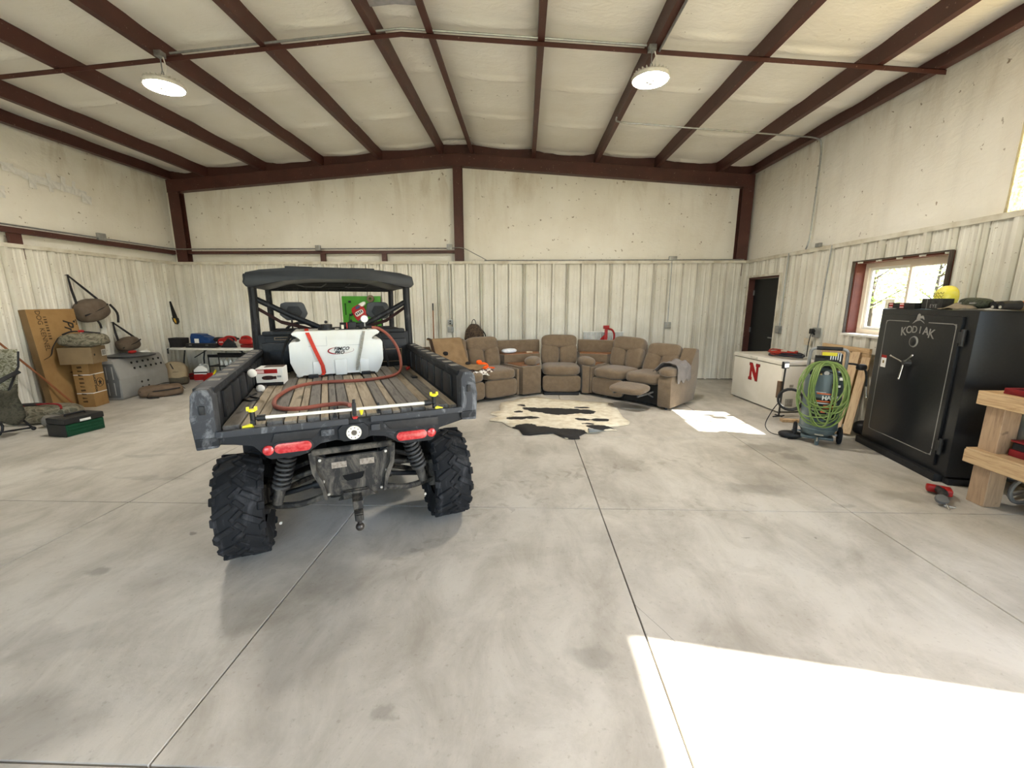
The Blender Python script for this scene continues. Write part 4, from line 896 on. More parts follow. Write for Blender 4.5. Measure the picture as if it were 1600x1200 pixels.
B().tube(bez([(-.1, .0, .18), (.0, .0, .22), (.12, .0, .2), (.16, 0, .12)]), .018).obj('handle', REDP, t)
B().tube([(-.14+.012*k, -.078, .10+.025*(k % 2)) for k in range(7)], .004, 5).obj('white_mark', WHITE, t)
t = ttool('red_tool', 'red jigsaw at the right end of the folding table', 'power tool', .72, -.2, -.1)
B().pillow(0, 0, .12, .17, .07, .06, 3, 9).obj('motor_housing', REDP, t, smooth=60)
B().tube(bez([(-.13, 0, .12), (-.1, 0, .21), (.05, 0, .22), (.13, 0, .14)]), .02).obj('handle', REDP, t)
B().box(-.13, .15, -.05, .05, 0, .06, .012).obj('shoe', M('dark red plastic', (.25, .015, .015), .5), t)
power_tool('red impact wrench standing behind the circular saw', .52, .10, 2.6, REDP)
t = ttool('clear_bottle', 'small clear bottle with white cap at the back of the table', 'bottle', .42, .22)
B().lathe([(0, 0), (.035, 0), (.037, .12), (.015, .15), (.012, .17)], 16).obj('bottle_body', M('bottle plastic', (.55, .55, .5), .3), t); B().cyl((0, 0, .17), (0, 0, .19), .017).obj('bottle_cap', WHITE, t)
# under the table
j = thing('white_jug', 'white handled jug with red label under the folding table', 'jug', (-6.93, 8.70, .003), .3)
B().prism([(-.13, 0), (.13, 0), (.13, .26), (.05, .33), (-.03, .33), (-.13, .25)], 1, -.08, .08, .02).cyl((-.01, 0, .33), (-.01, 0, .36), .03).obj('jug_body', WHITE, j)
B().tube(bez([(.02, 0, .32), (.08, 0, .35), (.125, 0, .31), (.12, 0, .22)]), .016).obj('jug_handle', WHITE, j)
B().box(-.131, .131, -.083, -.079, .02, .15).obj('jug_label', REDP, j); B().box(-.131, .131, -.083, -.079, .17, .2).obj('jug_stripe', BLACK, j)
g = thing('fuel_can', 'small red fuel can on the floor under the table', 'fuel can', (-6.60, 8.50, .003), -.2)
B().box(-.13, .13, -.08, .08, 0, .17, .025).prism([(-.06, .16), (.09, .16), (.07, .2), (-.04, .2)], 1, -.05, .05, .01).obj('can_body', REDP, g); B().cyl((.08, 0, .17), (.15, 0, .26), .018).obj('spout', YEL, g)
s_ = thing('socket_case', 'red and black socket case beside the white jug under the table', 'tool case', (-7.16, 8.84, .003), .1)
B().box(-.13, .10, -.07, .07, 0, .14, .012).obj('case_body', M('dark red plastic', (.25, .015, .015), .5), s_); B().pillow(-.02, 0, .17, .06, .05, .04, 2.6, 6).obj('hose_end', BLACK, s_)
k = thing('storage_rack', 'dark wire rack with small white bottles under the table', 'rack', (-6.35, 8.86, .003), 0)
b = B().box(-.42, .42, -.16, .16, .30, .315).box(-.42, .42, -.16, .16, .02, .035)
for x in (-.41, .41):
    for y in (-.15, .15): b.cyl((x, y, 0), (x, y, .56), .01, seg=6)
b.box(-.42, .42, -.16, -.14, .50, .56).box(-.42, .42, .14, .16, .50, .56).obj('rack_frame', BLACK, k)
for q in range(4): 
    o = B().cyl((0, 0, 0), (0, 0, .10), .035).cyl((0, 0, .10), (0, 0, .125), .016).obj('white_bottle', WHITE, None, label=('leftmost', 'second from left', 'third from left', 'rightmost')[q]+' small white bottle on the dark rack under the table', cat='bottle', group='white bottles on the rack', loc=(-6.55+q*.1, 8.80, .322))
# green toolbox
tx = thing('toolbox', 'green plastic toolbox with dark lid on the floor at left', 'toolbox', (-5.73, 4.87, .002), 1.40)
B().box(0, .42, 0, .30, 0, .155, .014).obj('box_body', M('green plastic', (.008, .075, .035), .45, 0, (.012, .095, .045), 9), tx)
for z in (.035, .075, .115): B().box(.02, .40, -.006, .004, z, z+.018, .004).obj('drawer_ridge', MATS['green plastic'], tx)
B().box(-.008, .428, -.008, .308, .155, .235, .018).obj('box_lid', M('charcoal plastic', (.035, .034, .033), .5), tx)
B().box(-.012, .0, .0, .30, .0, .155, .008).obj('end_cap', MATS['charcoal plastic'], tx)
B().box(.15, .27, -.013, -.006, .165, .195, .003).obj('lid_label', WHITE, tx)
B().tube([(.10, .15, .235), (.11, .15, .255), (.31, .15, .255), (.32, .15, .235)], .013).obj('lid_handle', BLACK, tx)
# camouflage rolls and the camp chair at the frame edge
r1 = thing('camouflage_roll', 'folded camouflage cover with red strap on the floor behind the toolbox', 'cover', (-6.75, 5.55, .004), .35)
duffel(r1, .74, .20, .25, CAMO, 8, False)
B().tube(bez([(-.2, -.1, .26), (.05, -.08, .27), (.2, -.1, .25), (.25, -.16, .2)], 6), .014, 6).obj('red_strap', M('dark red strap', (.3, .02, .02), .7), r1)
B().pillow(-.15, -.05, .265, .14, .06, .02, 3, 6).obj('black_cloth', STRAP, r1)
r2 = thing('grey_roll', 'grey rolled mat lying in front of the camouflage cover', 'mat', (-6.34, 5.33, .004), .2)
B().cyl((-.15, 0, .08), (.34, 0, .08), .08, .08, 18).obj('mat_roll', M('grey mat', (.26, .235, .2), .9), r2)
ch = thing('camp_chair', 'camouflage folding camp chair with black frame at the left edge', 'chair', (-6.72, 4.82, 0), .15)
CAMO2 = make_camo('bright camouflage', [(0.03, .03, .022), (.16, .15, .08), (.55, .53, .42), (.22, .21, .12)], 8)
for s in (-1, 1):
    B().tube([(s*.26, -.26, .02), (s*.27, .0, .42), (s*.28, .26, .86), (s*.28, .30, 1.05)], .013).obj('leg', BLACK, ch)
    B().tube([(s*.26, .30, .02), (s*.27, .0, .42), (s*.30, -.26, .62)], .013).obj('leg', BLACK, ch)
    B().tube(bez([(s*.31, .22, .80), (s*.33, .0, .74), (s*.33, -.24, .64)], 6), .028, 8, flat=.6).obj('armrest', BLACK, ch)
    for y in (-.26, .30): B().ball((s*.26, y, .025), .025).obj('foot', BLACK, ch)
B().sheet(lambda u, v: (-.27+.54*u, -.24+.44*v, .44-.05*math.sin(PI*u)-.03*v), 8, 6).obj('seat', CAMO2, ch); solidify(ch.children[-1], .012)
o = B().sheet(lambda u, v: (-.28+.56*u, .16+.13*v+.04*math.sin(PI*u), .42+.66*v), 8, 8).obj('backrest', CAMO2, ch); solidify(o, .014)
o = B().sheet(lambda u, v: (.29+.02*math.sin(v*6+u*3), -.22+.40*u, .62-.44*v+.04*math.sin(u*7)), 10, 10).obj('side_pouch', make_camo('dark camouflage', [(.02, .02, .015), (.07, .07, .045), (.11, .1, .07), (.05, .05, .03)], 8), ch); solidify(o, .02)
B().tube([(.30+.0*k, -.30+.20*math.cos(a), .17+.13*math.sin(a)) for k, a in enumerate([2*PI*j/18 for j in range(18)])], .014, 6, True).obj('frame_loop', BLACK, ch)
B().cyl((-.26, -.26, .04), (.26, .30, .04), .012).cyl((.26, -.26, .04), (-.26, .30, .04), .012).obj('cross_strut', BLACK, ch)
# ------------------------------------------------------------------ sectional sofa and the rug
m, n, l, b_ = nodes('brown upholstery'); v = coords(n, l)
c = ramp(n, l, tex(n, l, v, 11, 6, .65, .4), [(.32, (.11, .075, .044)), (.55, (.155, .108, .066)), (.75, (.20, .143, .09))])
l.new(mix(n, l, .35, c, ramp(n, l, tex(n, l, v, 190, 2), [(.35, (.07, .046, .027)), (.65, (.23, .165, .105))])), b_.inputs['Base Color'])
b_.inputs['Roughness'].default_value = .95; b_.inputs['Sheen Weight'].default_value = .25; bump(n, l, b_, tex(n, l, v, 220, 2), .3, .004)
FAB = m; MATS['brown upholstery'] = m
WOODT = make_wood('console wood', (.30, .13, .055), (.20, .08, .03), (10, 2, 10), .35)
def seat_unit(root, x0, w, reclined=False, arm=False, top=1.0):
    """one recliner seat: x0..x0+w wide, front at y=0, back at y=.95"""
    xc, hw = x0+w/2, w/2-.004; tl = .22 if not reclined else .42
    B().box(x0+.01, x0+w-.01, .06, .82, .05, .36).obj('seat_base', M('black dust cloth', (.015, .014, .013), .9), root)
    if not reclined: B().pillow(xc, .055, .215, hw, .05, .155, 6, 8).obj('footrest', FAB, root, smooth=70)
    else:
        B().pillow(0, 0, 0, hw*.98, .21, .052, 3.5, 9, Matrix.Translation((xc, -.30, .335)) @ Matrix.Rotation(.14, 4, 'X')).obj('footrest', FAB, root, smooth=70)
        for s in (-1, 1): B().box(xc+s*hw*.7-.01, xc+s*hw*.7+.01, -.42, .1, .235, .26).cyl((xc+s*hw*.7, -.2, .28), (xc+s*hw*.7, .12, .14), .01).obj('footrest_link', DGREY, root)
    B().pillow(xc, .31, .445, hw, .335, .095, 4.2, 12, wob=.006, seed=x0*7).obj('seat_cushion', FAB, root, smooth=70)
    dy, dz = (0, 0) if not reclined else (.03, -.06)
    BM = Matrix.Translation((xc, .60+dy, .50+dz)) @ Matrix.Rotation(-tl, 4, 'X')
    for s in (-1, 1): B().pillow(s*hw*.5, .0, .19, hw*.505, .10, .215, 3.6, 10, BM, .006, s+x0).obj('back_cushion', FAB, root, smooth=70)
    B().pillow(0, .01, .425, hw*.985, .115, .135, 3.8, 12, BM, .006, x0).obj('head_cushion', FAB, root, smooth=70)
    B().pillow(0, .10, .20, hw*.97, .07, .34, 6, 8, BM).obj('back_shell', FAB, root, smooth=70)
def arm(root, x0, w, h=.62, front=0.0, flip=1):
    B().prism([(front+.03, .04), (.86, .04), (.93, .3), (.97, .62), (.93, .9), (.80, .92), (.66, .64), (.55, h-.05), (front+.04, h-.10), (front, .45)], 0, x0, x0+w, .02).obj('arm_body', FAB, root, smooth=50)
    B().pillow(x0+w/2, front+.28, h-.045, w*.62, .31, .075, 3, 10, wob=.008).obj('arm_pad', FAB, root, smooth=70)
    for s in (.1, .8): B().cyl((x0+w/2, s, 0), (x0+w/2, s, .05), .025).obj('foot', BLACK, root)
# left loveseat: x along the front, faces right-forward
sl = thing('loveseat', 'brown two-seat reclining sofa at left, coats lying on it', 'sofa', (-1.34, 6.32, 0), math.radians(36), 'sectional sofa pieces')
seat_unit(sl, .25, .625); seat_unit(sl, .875, .655); arm(sl, 0, .25)
B().box(1.53, 1.58, .03, .86, .05, .52, .02).obj('side_panel', FAB, sl)
# centre recliner
ce = thing('recliner', 'brown armless recliner at the centre of the sofa curve', 'recliner', (.335, 7.45, 0), .015, 'sectional sofa pieces')
seat_unit(ce, .0, .70)
B().box(0.03, .67, .02, .8, 0, .05, .01).obj('base', BLACK, ce)
# right loveseat with footrest out
sr = thing('loveseat', 'brown two-seat reclining sofa at right with raised footrest', 'sofa', (1.20, 7.41, 0), math.radians(-44.5), 'sectional sofa pieces')
seat_unit(sr, .0, .64); seat_unit(sr, .64, .62, True); arm(sr, 1.27, .22, .64, -.02)
B().box(-.05, -.005, .03, .86, .05, .52, .02).obj('side_panel', FAB, sr)
B().box(1.491, 1.497, .33, .37, .42, .50, .002).obj('release_handle', BLACK, sr)
def wedge(label, pts, shelf_t, pad, ang):
    """corner console: pts = front-left, front-right, back-right, back-left on the floor"""
    fl, fr, br, bl = [Vector((*p, 0)) for p in pts]; ctr = (fl+fr+br+bl)/4
    t = thing('corner_console', label, 'console', ctr, 0, 'sectional sofa pieces')
    def q(u, v): return (fl.lerp(fr, u).lerp(bl.lerp(br, u), v) - ctr)
    def pr_(u0, u1, v0, v1, z0, z1, bev=0.0): return B().prism([tuple(q(u, v)[:2]) for u, v in ((u0, v0), (u1, v0), (u1, v1), (u0, v1))], 2, z0, z1, bev)
    pr_(0, 1, 0, 1, .04, .54, .015).obj('console_body', FAB, t)
    pr_(.08, .92, .12, .55, .54, .558, .003).obj('console_top', WOODT, t)
    pr_(0, 1, .56, 1, .54, .70, .012).obj('rear_step', FAB, t)
    pr_(.03, .97, .57, .86, .70, .716, .003).obj('shelf_top', WOODT, t)
    pr_(0, 1, .87, 1, .70, .945, .03).obj('rear_panel', FAB, t)
    for p, rz in pad: B().pillow(0, 0, 0, .125, .235, .085, 2.6, 10, Matrix.Translation((p[0]-ctr.x, p[1]-ctr.y, .60)) @ Matrix.Rotation(rz, 4, 'Z'), .008).obj('arm_pad', FAB, t, smooth=70)
    return t
wedge('brown corner console with wood shelves left of the recliner', ((-.02, 7.30), (.31, 7.50), (.30, 8.38), (-.64, 8.06)), .7, [((.15, 7.66), -.28)], 0)
wedge('brown corner console with wood shelves right of the recliner', ((1.055, 7.50), (1.17, 7.46), (1.86, 8.16), (1.06, 8.40)), .7, [((1.15, 7.68), .3)], 0)
# coat, cap, plaid shirt, towel, small things on the consoles
def cloth(name, label, cat, mat, f, nu=18, nv=18, t=.012, **kw):
    o = B().sheet(f, nu, nv).obj(name, mat, None, smooth=80, label=label, cat=cat, **kw); solidify(o, t); return o
SL = Matrix.Translation((-1.34, 6.32, 0)) @ Matrix.Rotation(math.radians(36), 4, 'Z')
COAT = M('duck canvas', (.36, .235, .125), .9, 0, (.29, .185, .095), 7, bmp=.2, bscale=200)
def fcoat(u, v):
    x = .16 + .60*u + .30*max(0, v-.45)*u; k = noise.noise(Vector((u*4, v*4, .3)))
    z = 1.05 if v < .08 else (1.05 - .86*(v-.08) if v < .55 else .645 - .10*(v-.55)); z += (.05*k + .025*math.sin(u*9+v*5) + .02*math.sin(u*17-v*9))*min(1, v*v*5)
    y = .74 - 1.3*v if v < .08 else (.636 - .50*(v-.08) if v < .55 else .40 - .80*(v-.55))
    return SL @ Vector((x, y, z))
co = thing('canvas_coat', 'brown canvas work coat spread over the left sofa seat', 'coat', SL @ Vector((.5, .4, .6)))
o = B(Matrix.Translation(-(SL @ Vector((.5, .4, .6))))).sheet(fcoat, 22, 22).obj('coat_cloth', COAT, co, smooth=80); solidify(o, .014)
CM = Matrix.Translation(-(SL @ Vector((.5, .4, .6))))
def cpt(u, v, d=.02): return CM @ (fcoat(u, v) + Vector((.3, -.75, .35))*d*1.6)
B().tube([cpt(.04, k/12*.55, .012) for k in range(13)], .022, 6).obj('coat_collar', M('dark corduroy', (.05, .028, .018), .9), co)
for u, v in ((.38, .34), (.82, .66)): B().pillow(*cpt(u, v, .02), .045, .02, .035, 2.3, 6).obj('coat_pocket', STRAP, co)
oc = thing('hunting_cap', 'bright orange cap lying on the left sofa seat', 'cap', SL @ Vector((.97, .24, .535)), .6)
B().pillow(0, 0, .055, .085, .10, .065, 2.3, 9, wob=.012).obj('cap_crown', M('blaze orange', (.95, .13, .01), .8, 0, (.85, .1, .01), 9), oc, smooth=70)
B().pillow(.12, -.03, .02, .075, .07, .012, 2.6, 7).obj('cap_brim', MATS['blaze orange'], oc, smooth=70)
B().pillow(-.05, .06, .12, .05, .03, .035, 2.6, 6, wob=.01).obj('cap_strap', MATS['blaze orange'], oc)
m, n, l, b_ = nodes('plaid cloth'); v = coords(n, l)
w1 = n.new('ShaderNodeTexChecker'); w1.inputs['Scale'].default_value = 16; l.new(v, w1.inputs[0]); w1.inputs[1].default_value = (.72, .68, .62, 1); w1.inputs[2].default_value = (.10, .06, .055, 1)
l.new(w1.outputs[0], b_.inputs['Base Color']); b_.inputs['Roughness'].default_value = .9
cloth('plaid_shirt', 'crumpled black and white plaid shirt at the front of the left sofa', 'shirt', m, lambda u, v: SL @ Vector((.60+.42*u+.03*math.sin(v*5), .02+.24*v-.02*math.sin(u*8), .55+.03*noise.noise(Vector((u*5, v*5, 2)))+.012*math.sin(u*14) - (.08*(1-v/.25) if v < .25 else 0))), 20, 12)
cloth('brown_scarf', 'dark brown folded cloth beside the plaid shirt on the left sofa', 'cloth', M('dark brown cloth', (.09, .05, .03), .9), lambda u, v: SL @ Vector((.36+.34*u, .03+.25*v, .575+.035*noise.noise(Vector((u*4, v*4, 6)))-(.05*(1-v/.2) if v < .2 else 0))), 12, 10)
TOW = M('grey towel', (.27, .245, .235), .95, 0, (.33, .30, .29), 9, bmp=.4, bscale=150)
SR = Matrix.Translation((1.20, 7.41, 0)) @ Matrix.Rotation(math.radians(-44.5), 4, 'Z')
def ftow(u, v):
    a = (u-.42)*2.4; x = 1.38 + .20*math.sin(a*.9); z = .72 - .30*max(0, abs(a)-.45)**1.25 + .035*noise.noise(Vector((u*5, v*6, 1))) + .02*math.sin(v*16+u*4)
    if a < 0: x = 1.38 - .30*min(1, -a)*.9
    else: x = 1.38 + .155*min(1, a/.7)
    return SR @ Vector((x, .12+.46*v+.03*math.sin(u*6), max(z, .56 if a < 0 else .40)))
cloth('grey_towel', 'crumpled grey towel draped over the right sofa arm', 'towel', TOW, ftow, 22, 22, .014)
b = B().pillow(0, 0, .045, .15, .06, .045, 2.6, 8, wob=.02, seed=3); b.obj('white_packet', M('white film', (.78, .80, .84), .3, 0, (.6, .64, .72), 14), None, label='crumpled white packet on the left console shelf', cat='packet', loc=(-.28, 7.86, .72), rot=(0, 0, .3))
B().box(-.06, .06, -.03, .03, 0, .02, .004).obj('small_carton', M('tan paper', (.62, .5, .36), .7), None, label='small tan carton on the left console shelf near the recliner', cat='carton', loc=(.10, 8.0, .718), rot=(0, 0, .2))
# cowhide rug
out = [(-.385, 6.847), (-.28, 6.93), (-.186, 6.96), (-.12, 7.12), (.02, 7.25), (.219, 7.30), (.38, 7.22), (.49, 7.12), (.70, 7.06), (.878, 7.03), (1.1, 6.95), (1.3, 6.9), (1.46, 6.86), (1.50, 6.6), (1.473, 6.316), (1.456, 5.976), (1.50, 5.75), (1.457, 5.621), (1.284, 5.522), (1.16, 5.5), (1.232, 5.341), (1.10, 5.33), (.985, 5.356), (.966, 5.248), (.791, 5.201), (.70, 5.08), (.698, 4.979), (.60, 4.96), (.537, 4.974), (.458, 5.069), (.378, 5.189), (.209, 5.143), (.08, 5.10), (-.009, 5.116), (-.063, 5.347), (-.15, 5.42), (-.23, 5.525), (-.307, 5.692), (-.495, 5.737), (-.479, 5.86), (-.367, 5.977), (-.50, 6.08), (-.505, 6.229), (-.364, 6.323), (-.40, 6.6)]
m, n, l, b_ = nodes('cowhide'); v = coords(n, l, True)
wp = n.new('ShaderNodeTexNoise'); wp.inputs['Scale'].default_value = 7; wp.inputs['Detail'].default_value = 4; l.new(v, wp.inputs['Vector'])
wv = n.new('ShaderNodeVectorMath'); wv.operation = 'MULTIPLY_ADD'; l.new(wp.outputs['Color'], wv.inputs[0]); wv.inputs[1].default_value = (.16, .16, 0); l.new(v, wv.inputs[2])
c = ramp(n, l, tex(n, l, v, 9, 5), [(.35, (.60, .52, .38)), (.6, (.76, .70, .57))])
for x, y, rx, ry in ((.02, 5.33, .18, .22), (.22, 5.28, .25, .17), (.48, 5.2, .25, .16), (.66, 5.15, .17, .17), (.28, 6.34, .2, .12), (.52, 6.27, .24, .17), (.76, 6.28, .17, .13), (.95, 6.25, .13, .1), (.1, 6.42, .12, .08), (.92, 6.5, .11, .05), (-.1, 5.88, .16, .06), (.1, 5.90, .13, .06), (.85, 5.84, .10, .05), (1.08, 5.82, .13, .06), (.9, 5.62, .09, .04), (1.02, 5.47, .15, .09), (1.22, 5.43, .07, .035), (-.02, 6.62, .06, .06), (-.08, 6.25, .06, .05)):
    mp = n.new('ShaderNodeMapping'); mp.vector_type = 'TEXTURE'; mp.inputs['Location'].default_value = (x+.08, y+.08, 0); mp.inputs['Scale'].default_value = (rx*1.1, ry*1.25, 100)
    l.new(wv.outputs[0], mp.inputs[0]); ln = n.new('ShaderNodeVectorMath'); ln.operation = 'LENGTH'; l.new(mp.outputs[0], ln.inputs[0])
    c = mix(n, l, ramp(n, l, ln.outputs['Value'], [(.92, (1, 1, 1)), (1.0, (0, 0, 0))]), c, (.014, .012, .011))
l.new(c, b_.inputs['Base Color']); b_.inputs['Roughness'].default_value = .85
bump(n, l, b_, tex(n, l, coords(n, l, True, (1, 2.5, 1)), 26, 5, .7, 1), .6, .015)
cx, cy = .5, 6.1
rg = B(); N = len(out); rings = []
for k in range(7):
    s = k/6; rings.append([rg._v((cx+(x-cx)*s, cy+(y-cy)*s, .013+.006*noise.noise(Vector((x*2*s, y*2*s, 4))) - (.004 if k == 6 else 0))) for x, y in out] if k else [rg._v((cx, cy, .014))])
for i in range(N): rg.face([rings[0][0], rings[1][i], rings[1][(i+1) % N]])
for k in range(1, 6):
    for i in range(N): rg.face([rings[k][i], rings[k+1][i], rings[k+1][(i+1) % N], rings[k][(i+1) % N]])
o = rg.obj('cowhide_rug', m, None, smooth=80, label='cream and black cowhide rug on the floor before the sofas', cat='rug'); solidify(o, .006)
o = B().sheet(lambda u, v: (.84+.22*u, 5.20+.10*v*(1-u)+.05*u, .024+.04*math.sin(PI*v)*(1-u)), 8, 6).obj('hide_flap', M('hide underside', (.30, .32, .32), .8), o); solidify(o, .005)
B().box(-.15, .15, -.10, .10, .0, .004).obj('paper_sheet', M('clear film', (.5, .48, .43), .3), None, label='flat translucent plastic sheet on the floor by the raised footrest', cat='sheet', loc=(1.72, 6.62, .001), rot=(0, 0, -.3))
# ------------------------------------------------------------------ right side: freezer, compressor, lumber, safe, bench
fz = thing('chest_freezer', 'white chest freezer with a red letter N on its front', 'freezer', (3.88, 6.32, 0), .08)
FW = M('freezer enamel', (.74, .70, .62), .35, 0, (.70, .66, .57), 4)
B().box(0, .60, 0, 1.27, .02, .725, .012).obj('freezer_body', FW, fz)
B().box(-.012, .605, -.008, 1.278, .735, .80, .016).obj('freezer_lid', FW, fz)
B().box(.01, .59, .01, 1.26, .725, .735).obj('lid_gasket', M('gasket', (.25, .24, .22), .8), fz)
B().box(-.024, -.01, .60, .78, .752, .782, .006).obj('lid_handle', M('handle plastic', (.62, .59, .52), .4), fz)
for x in (.05, .55):
    for y in (.05, 1.22): B().cyl((x, y, 0), (x, y, .03), .02).obj('foot', BLACK, fz)
B().cyl((-.004, 1.20, .05), (0.0, 1.20, .05), .012).obj('drain_plug', WHITE, fz)
B().box(.10, .22, -.002, .0, .10, .22).box(.14, .20, -.002, 0, .40, .44).obj('side_label', M('scuffed label', (.55, .51, .44), .8, 0, (.35, .32, .27), 30), fz)
Npoly = [(0, 0), (.34, 0), (.34, .16), (.27, .16), (.27, .55), (.66, 0), (.88, 0), (.88, .84), (1.0, .84), (1.0, 1), (.62, 1), (.62, .84), (.69, .84), (.69, .42), (.30, 1), (0, 1), (0, .84), (.08, .84), (.08, .16), (0, .16)]
B().prism([(.80-.26*u, .39+.275*v_) for u, v_ in Npoly], 0, -.0028, -.001).obj('letter_n', M('letter red', (.50, .018, .02), .45), fz, smooth=0)
NB = [(.5+(u-.5)*1.09, .5+(v_-.5)*1.07) for u, v_ in Npoly]
B().prism([(.80-.26*u, .39+.275*v_) for u, v_ in NB], 0, -.0012, .0).obj('letter_outline', M('letter outline', (.12, .01, .012), .5), fz, smooth=0)
# jumper cables on the freezer
FZM = Matrix.Translation((3.88, 6.32, .80)) @ Matrix.Rotation(.08, 4, 'Z')
jc = thing('cable_coil', 'red and black cable coil lying on the freezer lid', 'cable', FZM @ Vector((.33, .42, .002)), .1)
def coil(n, rx, ry, h, seed, r=.012, lift=0.0):
    q = random.Random(seed); pts = []
    for k in range(n*16):
        a = 2*PI*k/16; s = 1 + .12*math.sin(a*.37+seed) + q.uniform(-.01, .01)
        pts.append((rx*s*math.cos(a), ry*s*math.sin(a), r + h*k/(n*16) + .012*math.sin(a*1.7+seed)+.012+lift))
    return pts
B().tube(coil(4, .14, .30, .05, 1), .013, 6).obj('black_cable', M('dark cable', (.03, .032, .045), .5), jc)
B().tube([(x-.02, y+.06, z) for x, y, z in coil(4, .13, .24, .06, 5, .012, .015)], .012, 6).obj('red_cable', M('red cable', (.55, .05, .03), .5), jc)
B().box(-.03, .03, .02, .09, .07, .11, .008).obj('cable_tag', M('tan paper', (.62, .5, .36), .7), jc)

# air compressor
ac = thing('air_compressor', 'upright grey-green air compressor on wheels with tube handle', 'compressor', (3.56, 4.98, 0), -.55)
TEAL = M('grey green enamel', (.15, .20, .21), .38, 0, (.125, .165, .175), 5)
B().lathe([(0, .07), (.10, .085), (.165, .13), (.19, .20), (.19, .78), (.17, .85), (.10, .90), (0, .915)], 32).obj('air_tank', TEAL, ac)
B().lathe([(.192, .18), (.197, .185), (.197, .20), (.192, .205)], 32).obj('tank_band', TEAL, ac)
for s in (-1, 1):
    w = B().lathe([(0, .0), (.03, .0), (.035, .008), (.07, .008), (.085, 0), (.098, .006), (.104, .022), (.098, .038), (.085, .044), (0, .04)], 24, Matrix.Translation((s*.20 if s > 0 else s*.20-.044, .04, .106)) @ Matrix.Rotation(PI/2, 4, 'Y')).obj('wheel', RUBBER, ac)
    B().cyl((s*.18, .04, .106), (s*.255, .04, .106), .014).obj('hub', GALV, w)
    B().tube(bez([(s*.165, .05, .80), (s*.175, -.02, .92), (s*.175, -.04, 1.06), (s*.165, -.05, 1.12), (s*.12, -.055, 1.145)], 6), .017, 8).obj('handle_tube', M('handle grey', (.42, .43, .43), .4, .3), ac)
B().cyl((-.12, -.055, 1.145), (.12, -.055, 1.145), .022, .022, 12).obj('handle_grip', BLACK, ac)
B().cyl((-.2, .04, .106), (.2, .04, .106), .012).box(-.16, .16, -.10, .10, .06, .09, .006).cyl((0, -.13, 0), (0, -.13, .1), .022).obj('base_frame', TEAL, ac)
B().cyl((0, -.15, .1), (0, -.15, .05), .007).obj('drain_valve', CHROME, ac)
pm = B().cyl((-.12, .02, .98), (.10, .02, .98), .075, .075, 18).box(-.04, .14, -.03, .09, .90, 1.08, .015).obj('pump_head', BLACK, ac)
for k in range(5): B().box(.02+.022*k, .03+.022*k, -.045, .1, 1.0, 1.095).obj('cooling_fin', GALV, pm)
B().box(-.06, .08, -.052, -.045, 1.06, 1.10, .004).obj('yellow_label', YEL, ac)
mn = B().cyl((-.15, -.12, .865), (.15, -.12, .865), .018).cyl((-.11, -.12, .865), (-.11, -.16, .87), .026, .026, 14).cyl((.0, -.12, .865), (.0, -.165, .87), .03, .03, 14).cyl((.1, -.12, .865), (.1, -.15, .87), .016).box(-.16, -.13, -.15, -.1, .84, .90, .005).obj('manifold', BLACK, ac)
for x, r in ((-.11, .021), (.0, .025)): B().cyl((x, -.1605 if x else -.1655, .87), (x, -.163 if x else -.168, .87), r, r, 14).obj('gauge_face', M('gauge grey', (.5, .5, .46), .4), mn)
B().cyl((-.05, -.14, .86), (-.05, -.17, .855), .01).obj('brass_fitting', M('brass', (.6, .45, .18), .35, .8), mn)
# decals wrap the tank
def decal(name, a0, a1, z0, z1, mat, r=.1915):
    return B().sheet(lambda u, v: (r*math.sin(a0+(a1-a0)*u), -r*math.cos(a0+(a1-a0)*u), z0+(z1-z0)*v), 10, 2).obj(name, mat, ac)
OR = M('orange print', (.75, .16, .04), .5); WP = M('white print', (.85, .85, .82), .5); KP = M('black decal', (.02, .022, .022), .5)
decal('black_decal', -.62, .75, .33, .58, KP); decal('orange_stripe', -.35, .75, .535, .55, OR, .1925); decal('white_stripe', -.5, .8, .515, .525, WP, .1925)
decal('orange_block', .05, .65, .46, .50, OR, .1925); decal('orange_stripe', -.35, .35, .625, .64, OR, .1925); decal('white_stripe', -.4, .1, .645, .65, WP, .1925)
text('lettering', 'HAW', .065, WP, ac, Matrix.Translation((.06, -.1865, .585)) @ Matrix.Rotation(.32, 4, 'Z') @ Matrix.Rotation(PI/2, 4, 'X'), bold=.002, depth=.006)
decal('grey_block', .25, .5, .37, .41, GREY, .1925); decal('white_block', -.5, -.3, .42, .47, M('light print', (.5, .5, .47), .6), .1925); decal('orange_ring', -.05, .18, .41, .45, OR, .1925)
B().box(.06, .15, -.185, -.165, .70, .76, .01, 2, Matrix.Translation((0, 0, 0))).obj('rating_plate', BLACK, ac); B().box(.07, .14, -.188, -.184, .72, .745).obj('plate_print', WP, ac)
B().box(.12, .17, -.19, -.13, .80, .83, .006).obj('white_tag', WHITE, ac)
B().box(-.035, .05, -.202, -.196, .135, .15).obj('base_label', M('label cream', (.6, .56, .45), .6), ac)
